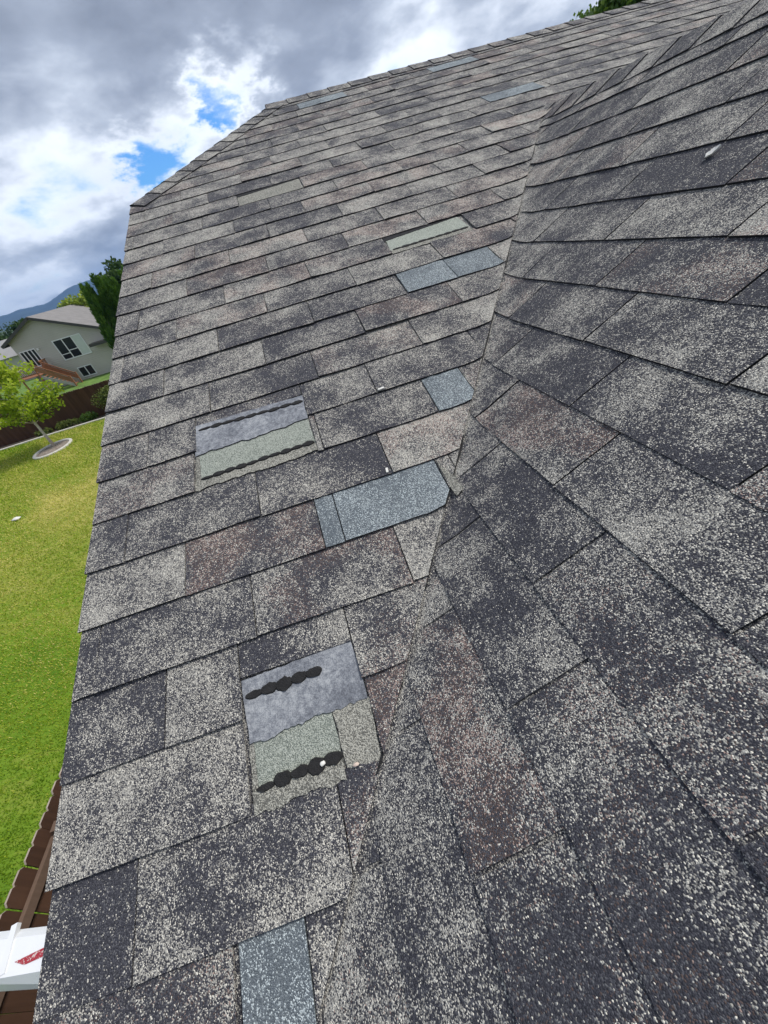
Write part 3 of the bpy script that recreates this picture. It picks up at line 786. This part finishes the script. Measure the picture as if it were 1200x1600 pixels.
nail_strip(2.235, 2.06, .006, 1.45, 'white sliver of plastic poking out above the large replacement tab', 'plastic strip', 'plastic_sliver')
nail_strip(2.45, 4.05, .008, 0.1, 'thin white flake lying in a course line left of the single replacement tab', 'flake', 'paint_flake')

# ------------------------------------------------------------------ fences
def wood_material(name, col, var=0.35):
    m, t, b = mat(name, 0.85, 0.2)
    p = t.new('ShaderNodeNewGeometry').outputs['Position']
    oi = t.new('ShaderNodeObjectInfo').outputs['Random']
    mp = t.new('ShaderNodeMapping'); mp.inputs['Scale'].default_value = (9, 9, 0.8); t.l.new(p, mp.inputs[0])
    n = t.noise(mp.outputs[0], 3.0, 5.0, 0.6); n2 = t.noise(p, 0.9, 4.0)
    f = t.math('ADD', t.math('MULTIPLY', n, 0.5), t.math('ADD', t.math('MULTIPLY', oi, 0.28), t.math('MULTIPLY', n2, 0.35)))
    t.l.new(t.ramp(f, [(0.3, tuple(c * (1 - var) for c in col)), (0.8, tuple(c * (1 + var) for c in col))]), b.inputs['Base Color'])
    return m
M_FENCE = wood_material('brown_stained_fence', (0.085, 0.044, 0.027))
M_RAIL = wood_material('weathered_rail', (0.16, 0.105, 0.075), .25)
M_FTOP = plain('weathered_lit_picket_end', (0.38, 0.31, 0.25), 0.85, 0.2, 20)  # weathered picket tops; the light they catch is put into the paler colour
def picket_mesh(w_, h, th, ear):
    pr = [(-w_ / 2, 0), (w_ / 2, 0), (w_ / 2, h - ear), (w_ / 2 - ear * .8, h), (-w_ / 2 + ear * .8, h), (-w_ / 2, h - ear)]
    V = [(x, 0, z) for x, z in pr] + [(x, th, z) for x, z in pr]
    F = [(0, 1, 2, 3, 4, 5), (11, 10, 9, 8, 7, 6)] + [(i, i + 6, (i + 1) % 6 + 6, (i + 1) % 6) for i in range(6)]
    me = bpy.data.meshes.new('picket'); me.from_pydata(V, [], F); me.materials.append(M_FENCE); me.materials.append(M_FTOP)
    for p in me.polygons:
        if p.index in (4, 5, 6): p.material_index = 1
    return me
ME_P = picket_mesh(0.1392, 1.80, 0.018, 0.03)
def fence(p0, p1, label, rail_side):
    p0, p1 = np.array(p0, float), np.array(p1, float); L = np.linalg.norm(p1 - p0); d = (p1 - p0) / L; ang = math.atan2(d[1], d[0])
    root = empty('picket_fence', p0, label, 'fence'); root.rotation_euler.z = ang
    n = int(L / 0.14)
    for k in range(n):
        o = bpy.data.objects.new('picket', ME_P); C.objects.link(o); o.parent = root
        o.location = ((k + .5) * 0.14, random.uniform(-.003, .003), random.uniform(-.012, .012)); o.rotation_euler = (0, random.uniform(-.006, .006), random.uniform(-.01, .01))
    def child(nm, v, f, m):
        me = bpy.data.meshes.new(nm); me.from_pydata([tuple(x) for x in v], [], f); me.materials.append(m)
        o = bpy.data.objects.new(nm, me); C.objects.link(o); o.parent = root
    ys = -0.042 if rail_side < 0 else 0.062
    for zz in (0.3, 0.95, 1.60):
        v, f = box_vf(0, L, ys - .02, ys + .019, zz - .045, zz + .045); child('rail', v, f, M_RAIL)
    x = 0.05
    while x < L:
        y0 = ys - .115 if rail_side < 0 else ys + .02
        v, f = box_vf(x, x + .09, y0, y0 + .09, 0, 1.72); child('post', v, f, M_RAIL); x += 2.4
fence((-30, 25.42, GZ), (1.0, 25.42, GZ), 'dark brown board fence across the back of the lawn', 1)
fence((-3.36, -3.5, GZ), (-3.36, 6.5, GZ), 'dark brown dog-ear picket fence below the roof edge at lower left', -1)

# white post top under the roof edge
def white_post():
    root = empty('white_post', (-1.14, -0.02, GZ), 'white post with a flat cap and a red sticker below the lower left roof edge', 'post')
    m = plain('white_vinyl', (0.80, 0.81, 0.83), 0.35, 0.03, 5, 0.5)
    box('post_shaft', -1.10, -0.94, -0.08, 0.0, GZ, -1.31, m, root)
    c = np.array((-1.13, -0.02)); zt = -1.25
    # cap: broad, with a shallow sloping shoulder on the near side and a lip on the far half
    V = [(-1.34, .11, zt - .02), (-.86, .02, zt - .02), (-.80, -.15, zt - .10), (-1.34, -.04, zt - .10),
         (-1.34, .085, zt), (-.87, 0.0, zt), (-.85, -.09, zt), (-1.34, -.02, zt),
         (-1.34, .10, zt - .14), (-.86, .01, zt - .14), (-.80, -.15, zt - .18), (-1.34, -.04, zt - .18)]
    F = [(4, 7, 6, 5), (0, 4, 5, 1), (7, 3, 2, 6), (4, 0, 3, 7), (5, 6, 2, 1), (0, 1, 9, 8), (3, 11, 10, 2), (0, 8, 11, 3), (1, 2, 10, 9), (8, 9, 10, 11)]
    mk('post_cap', V, F, m, root)
    v, f = beam_vf((-1.215, .10, zt - .004), (-1.190, -.035, zt - .004), .022, .02); mk('cap_seam', v, f, m, root)
    st, ts, bs = mat('red_sticker', 0.5)
    p = ts.new('ShaderNodeNewGeometry').outputs['Position']
    n = ts.noise(p, 120, 3.0, 0.7)
    ts.l.new(ts.ramp(n, [(0.52, (0.36, 0.03, 0.045)), (0.60, (0.62, 0.50, 0.47))]), bs.inputs['Base Color'])
    v = [(-1.155, -.012, zt + .003), (-1.11, -.030, zt + .003), (-.90, -.020, zt + .003), (-.90, .010, zt + .003)]
    v2 = [(a, b, cc - .002) for a, b, cc in v]
    mk('sticker', v + v2, [(0, 1, 2, 3), (7, 6, 5, 4), (0, 4, 5, 1), (1, 5, 6, 2), (2, 6, 7, 3), (3, 7, 4, 0)], st, root)
white_post()

# ------------------------------------------------------------------ concrete edging
M_CONC = plain('pale_concrete', (0.60, 0.57, 0.51), 0.9, 0.15, 10, bump=0.3)
def kerb_line(name, pts, w_, h, label, cat, closed=False):
    pts = [np.array(p, float) for p in pts]; n = len(pts); V = []; F = []
    for i in range(n):
        a = pts[(i - 1) % n] if closed or i > 0 else pts[i]; b = pts[(i + 1) % n] if closed or i < n - 1 else pts[i]
        d = b - a; d /= np.linalg.norm(d); s = np.array((-d[1], d[0], 0))
        for f, zz in ((-.5, 0), (-.5, h * .75), (-.3, h), (.3, h), (.5, h * .75), (.5, 0)): V.append(pts[i] + s * f * w_ + np.array((0, 0, zz)))
    for i in range(n if closed else n - 1):
        j = (i + 1) % n
        for k in range(5): F.append((i * 6 + k, j * 6 + k, j * 6 + k + 1, i * 6 + k + 1))
    return mk(name, V, F, M_CONC, label=label, cat=cat)
kerb_line('concrete_edging', [(x, 24.42 + .04 * math.sin(x * .7), GZ) for x in np.linspace(-30, 0.3, 60)], 0.13, 0.10, 'pale concrete edging strip between the lawn and the back fence', 'edging')
kerb_line('tree_ring', [(-14.15 + .86 * math.cos(a), 21.25 + 1.02 * math.sin(a), GZ) for a in np.linspace(0, 2 * math.pi, 40)[:-1]], 0.16, 0.10, 'round concrete ring around the foot of the young tree', 'edging', True)
mk('tree_mulch', [(-14.15 + .82 * math.cos(a), 21.25 + .98 * math.sin(a), GZ + .03) for a in np.linspace(0, 2 * math.pi, 40)[:-1]], [tuple(range(39))], plain('mulch', (0.28, 0.23, 0.19), 0.95, 0.5, 14, bump=.8), kind='structure')
lump('litter_scrap', (-11.74, 13.38, GZ + .03), (0, 0, 1), (.16, .10, .05), M_WHITE, 9, 'crumpled white scrap lying on the lawn', 'litter')

# ------------------------------------------------------------------ leaves
def leaf_material(name, stops, trans=0.25):
    m, t, b = mat(name, 0.65, 0.25)
    at = t.new('ShaderNodeAttribute', attribute_name='tint'); r = t.sep(at.outputs['Color'])[0]
    col = t.ramp(r, stops); t.l.new(col, b.inputs['Base Color'])
    tr = t.new('ShaderNodeBsdfTranslucent'); t.l.new(t.mix(1.0, col, (1.1, 1.2, 0.6), 'MULTIPLY'), tr.inputs[0])
    mx = t.new('ShaderNodeMixShader'); mx.inputs[0].default_value = trans
    t.l.new(b.outputs[0], mx.inputs[1]); t.l.new(tr.outputs[0], mx.inputs[2]); t.l.new(mx.outputs[0], t.n['Material Output'].inputs[0])
    return m
def leaves(name, P, U, W, size, aspect, m, parent=None, tint=None, kind=None, label=None, cat=None):
    """one folded leaf (2 triangles) per point; U long axis, W a side axis"""
    P = np.asarray(P, float); n = len(P)
    U = U / np.linalg.norm(U, axis=1, keepdims=True); W = W - U * (U * W).sum(1, keepdims=True); W /= np.linalg.norm(W, axis=1, keepdims=True) + 1e-9
    s = np.asarray(size).reshape(-1, 1) * np.ones((n, 1)); a = s * aspect
    V = np.stack([P, P + U * s * .5 + W * a * .5, P + U * s, P + U * s * .5 - W * a * .5], 1).reshape(-1, 3)
    c = (V.min(0) + V.max(0)) / 2; o0 = org(parent)
    me = bpy.data.meshes.new(name); me.vertices.add(4 * n); me.vertices.foreach_set('co', (V - c).astype(np.float32).ravel())
    me.loops.add(4 * n); me.polygons.add(n)
    me.loops.foreach_set('vertex_index', np.arange(4 * n, dtype=np.int32)); me.polygons.foreach_set('loop_start', np.arange(0, 4 * n, 4, dtype=np.int32))
    me.polygons.foreach_set('loop_total', np.full(n, 4, np.int32)); me.materials.append(m); me.update(calc_edges=True)
    at = me.attributes.new('tint', 'FLOAT_COLOR', 'POINT'); tt = np.ones((4 * n, 4), np.float32); tt[:, 0] = np.repeat(np.clip(tint, 0, 1), 4); at.data.foreach_set('color', tt.ravel())
    o = bpy.data.objects.new(name, me); C.objects.link(o)
    if parent is not None: o.parent = parent
    o.location = c - o0; WORLD_ORG[o.name] = c
    return props(o, label, cat, None, kind)
def rand_dirs(n): d = rng.normal(0, 1, (n, 3)); return d / np.linalg.norm(d, axis=1, keepdims=True)

# lawn blades
def lawn_blades():
    n = 300000
    # denser near the viewer
    r = 3.2 + (40 - 3.2) * rng.random(n * 2) ** 1.15; a = np.radians(rng.uniform(-75, -12, n * 2))
    x = CAM[0] + r * np.sin(a); y = CAM[1] + r * np.cos(a)
    ok = (x < -3.40) & (x > -30) & (y < 24.3) & (y > -3) & (((x + 14.15) / .93) ** 2 + ((y - 21.25) / 1.09) ** 2 > 1)
    x, y = x[ok][:n], y[ok][:n]; n = len(x); rr = np.hypot(x - CAM[0], y - CAM[1])
    P = np.stack([x, y, np.full(n, GZ)], 1); U = rng.normal(0, .55, (n, 3)); U[:, 2] = 1
    f = np.sin(x * .9 + y * .35 + np.sin(y * .8)) * .5 + np.sin(x * .33 - y * .6 + 1) * .5 + np.sin(x * 2.3 + y * 1.9) * .25
    tint = .44 + .17 * f + .22 * np.clip((y - 5) / 6, -1.0, 1) - .10 * np.clip((y - 15) / 6, 0, 1) + rng.normal(0, .16, n)
    m = leaf_material('grass_blades', [(0.0, (0.10, 0.20, 0.008)), (0.35, (0.19, 0.31, 0.014)), (0.60, (0.35, 0.42, 0.035)), (0.82, (0.60, 0.54, 0.14)), (1.0, (0.70, 0.60, 0.24))], .2)
    leaves('grass', P, U, rng.normal(0, 1, (n, 3)), rng.uniform(.03, .06, n) * (0.55 + rr / 18), .30, m, tint=tint, kind='stuff', label='mown green lawn with dry yellow streaks', cat='grass')
lawn_blades()

M_BARK = plain('bark', (0.17, 0.135, 0.10), 0.95, 0.35, 12, bump=0.6)
M_BARKL = plain('pale_smooth_bark', (0.52, 0.47, 0.40), 0.9, 0.2, 12, bump=0.4)
def young_maple():
    b = np.array((-14.28, 21.67, GZ)); root = empty('young_tree', b, 'slender young tree with bright yellow-green leaves in a concrete ring', 'tree')
    top = b + np.array((-.1, 0, 5.0))
    parts = [tube_vf([b, b + (0.02, 0, .8), b + (.05, .0, 1.6), b + (.0, 0.03, 2.9), top], [.085, .065, .055, .04, .012], 9)]
    P = []; ends = []
    for k in range(40):
        h = rng.uniform(1.35, 4.5); a = rng.uniform(0, 2 * math.pi); L = (1.9 if h < 3.4 else 1.35) * rng.uniform(.6, 1.05) * (1 - .30 * max(0, (h - 2.6) / 1.6))
        p0 = b + (-.05, 0, h); up = rng.uniform(.35, .9)
        p1 = p0 + np.array((math.cos(a) * L * .5, math.sin(a) * L * .5, L * .5 * up)); p2 = p0 + np.array((math.cos(a + .2) * L, math.sin(a + .2) * L, L * up * .8))
        parts.append(tube_vf([p0, p1, p2], [.024, .015, .005], 5)); ends += [(p0 * .35 + p1 * .65, .30), (p1, .38), ((p1 + p2) / 2, .40), (p2, .42)]
    mk('trunk', *join_vf(parts), M_BARKL, root, smooth=True)
    pts = []
    for c, r in ends:
        n = 46; d = rand_dirs(n) * (r * .92 * rng.random((n, 1)) ** .5) * np.array((1, 1, .75)); pts.append(c + d)
    P = np.vstack(pts); n = len(P); U = rand_dirs(n) + np.array((0, 0, -.5)); 
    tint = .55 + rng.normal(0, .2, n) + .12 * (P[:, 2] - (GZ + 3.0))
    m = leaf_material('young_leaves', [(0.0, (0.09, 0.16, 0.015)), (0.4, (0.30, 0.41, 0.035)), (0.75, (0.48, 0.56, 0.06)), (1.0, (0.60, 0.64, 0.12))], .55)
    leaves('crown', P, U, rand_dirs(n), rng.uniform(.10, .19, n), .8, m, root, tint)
young_maple()

M_ARB = leaf_material('cedar_foliage', [(0.0, (0.018, 0.045, 0.010)), (0.40, (0.060, 0.135, 0.020)), (0.75, (0.125, 0.23, 0.036)), (1.0, (0.21, 0.31, 0.06))], .35)
def cedar(x, y, h, r, label, nleaf=24000):
    b = np.array((x, y, GZ)); root = empty('cedar_tree', b, label, 'tree', 'columnar evergreens beside the far house')
    mk('trunk', *tube_vf([b, b + (0, 0, h * .5), b + (0, 0, h * .92)], [.13, .08, .015], 8), M_BARK, root, smooth=True)
    # upright plumes: each a flame-shaped tuft leaning a little outward
    Ps, Us, Ts = [], [], []
    for k in range(130):
        zz = (rng.random() ** .9) * .90; a = rng.uniform(0, 2 * math.pi)
        prof = min(1.0, (1 - zz) / .62) ** .9
        rr = r * prof * rng.uniform(.65, 1.08); c = b + np.array((math.cos(a) * rr, math.sin(a) * rr, zz * h))
        L = rng.uniform(.55, 1.05); n = nleaf // 130; u = rng.random(n) ** .8; th = rng.uniform(0, 2 * math.pi, n); w_ = .19 * np.sin(np.pi * np.clip(u * .9 + .1, 0, 1)) * rng.random(n) ** .4
        out = np.array((math.cos(a), math.sin(a), 0)) * .10
        Pn = c + np.stack([np.cos(th) * w_, np.sin(th) * w_, u * L], 1) + out * u[:, None]
        Un = np.stack([np.cos(th) * .45, np.sin(th) * .45, np.ones(n)], 1) + rng.normal(0, .22, (n, 3))
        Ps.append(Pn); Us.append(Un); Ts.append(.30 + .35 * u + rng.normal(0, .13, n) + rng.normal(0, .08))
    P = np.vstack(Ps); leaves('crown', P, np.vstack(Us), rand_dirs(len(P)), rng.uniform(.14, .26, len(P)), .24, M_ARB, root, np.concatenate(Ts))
for i, (x, y, h, r) in enumerate(((-12.55, 33.0, 6.35, .62), (-11.75, 33.3, 6.75, .66), (-10.85, 33.0, 6.35, .66), (-9.9, 33.3, 6.7, .7), (-8.9, 33.2, 6.4, .7))):
    cedar(x, y, h, r, 'leftmost tall columnar evergreen beside the far house' if i == 0 else 'tall dark columnar evergreen to the right of the leftmost one' if i == 1 else ['third columnar evergreen counted from the far house', 'fourth columnar evergreen counted from the far house', 'columnar evergreen nearest the roof ridge end of the row'][i - 2])

def broad_tree(name, b, h, r, label, stops, trunk_h, n=9000, leaf=.25, squash=.8, group=None, clumps=26):
    b = np.array(b, float); root = empty(name, b, label, 'tree', group)
    parts = [tube_vf([b, b + (0, 0, trunk_h), b + (0.1, 0, h * .75)], [r * .09, r * .07, r * .02], 8)]
    cs = []
    for k in range(clumps):
        d = rand_dirs(1)[0]; d[2] = d[2] * .8 + .1; q = rng.random() ** .4
        c = b + np.array((0, 0, h - r * squash)) + d * np.array((r, r, r * squash)) * q * .78; cs.append((c, r * rng.uniform(.22, .36)))
        if k % 3 == 0: parts.append(tube_vf([b + (0, 0, trunk_h), (b + (0, 0, trunk_h) + c) / 2 + (0, 0, r * .1), c], [r * .04, r * .025, r * .006], 5))
    mk('trunk', *join_vf(parts), M_BARK, root, smooth=True)
    m = leaf_material(name + '_leaves', stops, .25); Ps = []; T = []
    for c, rr in cs:
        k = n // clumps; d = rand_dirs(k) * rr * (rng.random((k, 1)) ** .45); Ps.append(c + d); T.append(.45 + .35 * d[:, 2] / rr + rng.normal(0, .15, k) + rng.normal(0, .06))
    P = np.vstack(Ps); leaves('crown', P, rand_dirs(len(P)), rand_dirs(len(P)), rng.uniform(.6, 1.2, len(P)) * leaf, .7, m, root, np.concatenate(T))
DK = [(0.0, (0.012, 0.030, 0.012)), (0.5, (0.035, 0.075, 0.022)), (1.0, (0.085, 0.14, 0.04))]
MG = [(0.0, (0.030, 0.065, 0.012)), (0.5, (0.075, 0.145, 0.025)), (1.0, (0.17, 0.25, 0.05))]
YG = [(0.0, (0.11, 0.16, 0.02)), (0.5, (0.25, 0.33, 0.04)), (1.0, (0.42, 0.47, 0.09))]
broad_tree('leafy_tree', (15.5, 18.6, GZ), 10.6, 2.1, 'green tree top showing above the far end of the roof ridge', MG, 4.0, 16000, .17)
broad_tree('leafy_tree', (-21.3, 51.5, GZ), 6.9, 2.3, 'yellow-green tree rising behind the grey roof of the far house', YG, 3.0, 5000, .28)
broad_tree('leafy_tree', (-14.6, 47.5, GZ), 8.3, 2.4, 'dark rough-crowned tree behind the columnar evergreens', DK, 3.5, 9000, .32, .9)
for i, (x, y, h, r, lab) in enumerate(((-40.5, 66, 5.3, 2.4, 'dark green tree at the left edge on the horizon'), (-36.8, 68, 6.3, 2.2, 'dark green tree just left of the far house roof on the horizon'), (-47, 72, 6.5, 3, 'dark tree at the horizon left of the others'),
                                       (-62, 110, 6.8, 5, 'broad dark tree far off on the horizon'))):
    broad_tree('distant_tree', (x, y, GZ), h, r, lab, DK, 2.0, 3500, .4, .85, 'trees on the horizon')

def shrub(b, h, r, label, stops, n=2500, leaf=.10):
    b = np.array(b, float); root = empty('shrub', b, label, 'shrub', 'shrubs along the back fence')
    parts = []; Ps = []; T = []
    for k in range(9):
        a = rng.uniform(0, 6.28); q = rng.uniform(.2, 1) * r; e = b + np.array((math.cos(a) * q, math.sin(a) * q * .5, h * rng.uniform(.5, 1)))
        parts.append(tube_vf([b, (b + e) / 2 + (0, 0, .1 * h), e], [.018, .012, .004], 5))
        k2 = n // 9; d = rand_dirs(k2) * (.30 * h + .1) * rng.random((k2, 1)) ** .5; Ps.append(e + d * np.array((1, .7, 1)) - (0, 0, .1 * h)); T.append(.5 + rng.normal(0, .2, k2))
    mk('stem', *join_vf(parts), M_BARK, root); P = np.vstack(Ps); P[:, 2] = np.maximum(P[:, 2], GZ + .02)
    leaves('foliage', P, rand_dirs(len(P)) + (0, 0, .3), rand_dirs(len(P)), rng.uniform(.6, 1.3, len(P)) * leaf, .6, leaf_material('shrub_leaves', stops, .3), root, np.concatenate(T))
OL = [(0.0, (0.05, 0.08, 0.02)), (0.5, (0.13, 0.17, 0.04)), (1.0, (0.28, 0.28, 0.09))]
shrub((-11.9, 25.1, GZ), 1.45, .55, 'tall loose shrub against the back fence by the roof edge', OL, 3600)
shrub((-13.6, 24.9, GZ), .36, .6, 'low green shrub at the fence foot, left of the tall shrub', MG)
shrub((-14.9, 24.9, GZ), .30, .6, 'low weedy clump at the fence foot behind the edging', OL)
shrub((-16.3, 24.95, GZ), .22, .5, 'lowest weedy clump at the fence foot, behind the young tree', OL)

# ------------------------------------------------------------------ the far house
def far_house():
    Y = 42.0; xp, zp = -21.73, 0.86; sl = 0.43; xl, xr = -24.75, -14.6
    root = empty('far_house', (-20, Y + 5, GZ), 'beige-sided house with grey gable roof beyond the back fence', 'house')
    wallm = siding_material('taupe_siding', (0.56, 0.53, 0.45), 0.17)
    roofm = plain('grey_brown_roof', (0.25, 0.235, 0.225), 0.9, 0.12, 2.0); trim = plain('dark_trim', (0.075, 0.070, 0.068), 0.6, 0.1, 3); white = plain('window_trim', (0.80, 0.80, 0.78), 0.5, 0.04, 3)
    gm, gt, gb = mat('window_glass', 0.12, 0.5); gb.inputs['Base Color'].default_value = (0.018, 0.022, 0.026, 1)
    blind = plain('drawn_blind', (0.62, 0.66, 0.60), 0.7, 0.05, 3)
    zl, zr = zp - (xp - xl) * sl, zp - (xr - xp) * sl; Yb = Y + 14
    V, F = [], []; zz = GZ
    while zz < zp - .1:
        z1 = min(zz + .17, zp - .08)
        def span(q): return (xl if q <= zl - .06 else xp - (zp - .06 - q) / sl, xr if q <= zr - .06 else xp + (zp - .06 - q) / sl)
        (a0, b0), (a1, b1) = span(zz), span(z1); k = len(V)
        V += [(a0, Y - .026, zz), (b0, Y - .026, zz), (b1, Y - .004, z1), (a1, Y - .004, z1), (a0, Y - .002, zz), (b0, Y - .002, zz)]
        F += [(k, k + 1, k + 2, k + 3), (k + 4, k + 5, k + 1, k)]; zz = z1
    mk('siding', V, F, wallm, root)
    mk('wall', [(xl, Y, GZ), (xr, Y, GZ), (xr, Y, zr - .06), (xp, Y, zp - .06), (xl, Y, zl - .06), (xl, Yb, GZ), (xr, Yb, GZ), (xr, Yb, zr - .06), (xp, Yb, zp - .06), (xl, Yb, zl - .06)],
       [(0, 1, 2, 3, 4), (9, 8, 7, 6, 5), (0, 4, 9, 5), (1, 6, 7, 2)], wallm, root)
    o = .45
    V = []
    for yy in (Y - .45, Yb + .4):
        for dz in (0, -.07): V += [(xl - o, yy, zl - o * sl + dz + .02), (xp, yy, zp + dz + .02), (xr + o, yy, zr - o * sl + dz + .02)]
    F = [(0, 1, 7, 6), (1, 2, 8, 7), (3, 9, 10, 4), (4, 10, 11, 5), (0, 6, 9, 3), (2, 5, 11, 8), (6, 7, 10, 9), (7, 8, 11, 10), (0, 3, 4, 1), (1, 4, 5, 2)]
    mk('roof_slopes', V, F, roofm, root)
    for a, b in (((xl - o, zl - o * sl), (xp, zp)), ((xp, zp), (xr + o, zr - o * sl))):
        v, f = beam_vf((a[0], Y - .47, a[1] - .10), (b[0], Y - .47, b[1] - .10), .05, .22); mk('rake_trim', v, f, trim, root)
    v, f = beam_vf((xl - o, Y - .4, zl - o * sl - .10), (xl - o, Yb, zl - o * sl - .10), .05, .2); mk('eave_trim', v, f, trim, root)
    def window(x0, x1, z0, z1, panes, rails=(), blinds=()):
        fr = []; t_ = .085
        fr += [box_vf(x0, x1, Y - .06, Y + .02, z1 - t_, z1), box_vf(x0, x1, Y - .06, Y + .02, z0, z0 + t_)]
        W_ = (x1 - x0) / panes
        for k in range(panes + 1):
            xx = min(max(x0 + k * W_ - t_ / 2, x0), x1 - t_); fr.append(box_vf(xx, xx + t_, Y - .058, Y + .02, z0 + t_, z1 - t_))
        for k, zz in rails: fr.append(box_vf(x0 + k * W_ + t_ / 2, x0 + (k + 1) * W_ - t_ / 2, Y - .05, Y + .02, zz - .03, zz + .03))
        wo = mk('window', *join_vf(fr), white, root)
        for k in range(panes): box('pane', x0 + k * W_ + .03, x0 + (k + 1) * W_ - .03, Y - .030, Y + .01, z0 + .03, z1 - .03, blind if k in blinds else gm, wo)
    window(-21.45, -18.86, -3.05, -1.29, 3, ((0, -2.55), (1, -2.35)), (2,))
    window(-21.0, -19.62, -4.80, -3.86, 2)
    window(-24.55, -23.13, -2.9, -1.42, 4)
    box('wall_lamp', -22.95, -22.80, Y - .14, Y, -1.68, -1.50, white, root)
    # lower roof corner at the right
    v, f = join_vf([box_vf(-18.35, -14.4, Y - 1.0, Y - .002, -2.55, -2.30)]); mk('porch_roof', v, f, trim, root)
    # deck with stairs
    dk = empty('wooden_deck', (-23.5, 40.8, GZ), 'reddish-brown wooden deck with stairs against the far house', 'deck')
    wd = wood_material('red_brown_deck_wood', (0.30, 0.135, 0.07), .3); wd2 = wood_material('grey_stair_side', (0.40, 0.37, 0.34), .2)
    for k in range(18): box('deck_board', -26.2, -22.85, 39.5 + k * .137, 39.5 + k * .137 + .128, -3.38, -3.34, wd, dk)
    for x in (-26.1, -24.5, -22.95): box('deck_post', x - .05, x + .05, 39.5, 39.6, GZ, -2.42, wd, dk)
    for x0, x1, y0, y1 in ((-26.15, -22.9, 39.51, 39.59), (-22.94, -22.86, 40.75, 41.9)):
        for zz in (-2.42, -3.15): box('railing', x0, x1, y0, y1, zz - .04, zz + .04, wd, dk)
    for k in range(22): box('baluster', -26.05 + k * .145, -26.01 + k * .145, 39.53, 39.57, -3.11, -2.46, wd, dk)
    for k in range(8): box('baluster', -22.92, -22.88, 40.8 + k * .14, 40.84 + k * .14, -3.11, -2.46, wd, dk)
    n = 9; run = .235; rise = (3.36 - 5.0) / n
    for k in range(n): box('stair_tread', -22.85 + k * run, -22.85 + (k + 1) * run + .03, 39.55, 40.7, -3.36 + (k + 1) * rise - .04, -3.36 + (k + 1) * rise, wd, dk)
    for yy, mm in ((39.52, wd2), (40.73, wd2)):
        v, f = beam_vf((-22.85, yy, -3.52), (-22.85 + n * run, yy, -5.0 + .12), .05, .26); mk('stringer', v, f, mm, dk)
        v, f = beam_vf((-22.85, yy, -2.46), (-22.85 + n * run, yy, -4.12), .07, .09); mk('handrail', v, f, wd, dk)
        v, f = beam_vf((-22.85, yy, -2.80), (-22.85 + n * run, yy, -4.46), .04, .34); mk('railing_panel', v, f, wd, dk)
        box('newel_post', -22.85 + n * run - .05, -22.85 + n * run + .05, yy - .05, yy + .05, GZ, -4.0, wd, dk)
far_house()
# a second far roof at the left edge
def far_shed():
    r = empty('distant_house', (-36, 58, GZ), 'low pale grey house at the left edge behind the young tree', 'house')
    m = plain('pale_grey_roof', (0.33, 0.32, 0.31), .9, .1, 1); wm = plain('pale_wall', (.5, .48, .44), .8, .08, 1)
    box('wall', -42, -30.5, 55, 62, GZ, -2.2, wm, r)
    mk('roof_slopes', [(-42.5, 54.5, -2.2), (-30, 54.5, -2.2), (-30, 58.5, -.5), (-42.5, 58.5, -.5), (-42.5, 62.5, -2.2), (-30, 62.5, -2.2)], [(0, 1, 2, 3), (3, 2, 5, 4), (0, 3, 4), (1, 5, 2)], m, r)
far_shed()

# ------------------------------------------------------------------ air
hm = bpy.data.materials.new('haze_air'); hm.use_nodes = True; ht = NT(hm.node_tree); ht.n.clear()
pv = ht.new('ShaderNodeVolumePrincipled'); pv.inputs['Density'].default_value = 1.7e-4; pv.inputs['Color'].default_value = (0.30, 0.55, 1.0, 1)
ho = ht.new('ShaderNodeOutputMaterial'); ht.l.new(pv.outputs[0], ho.inputs['Volume'])
v, f = box_vf(-5500, 5500, -500, 5500, GZ - 1.1, 260)
mk('haze', v, f, hm, kind='stuff', label='thin blue haze in front of the mountains', cat='haze')
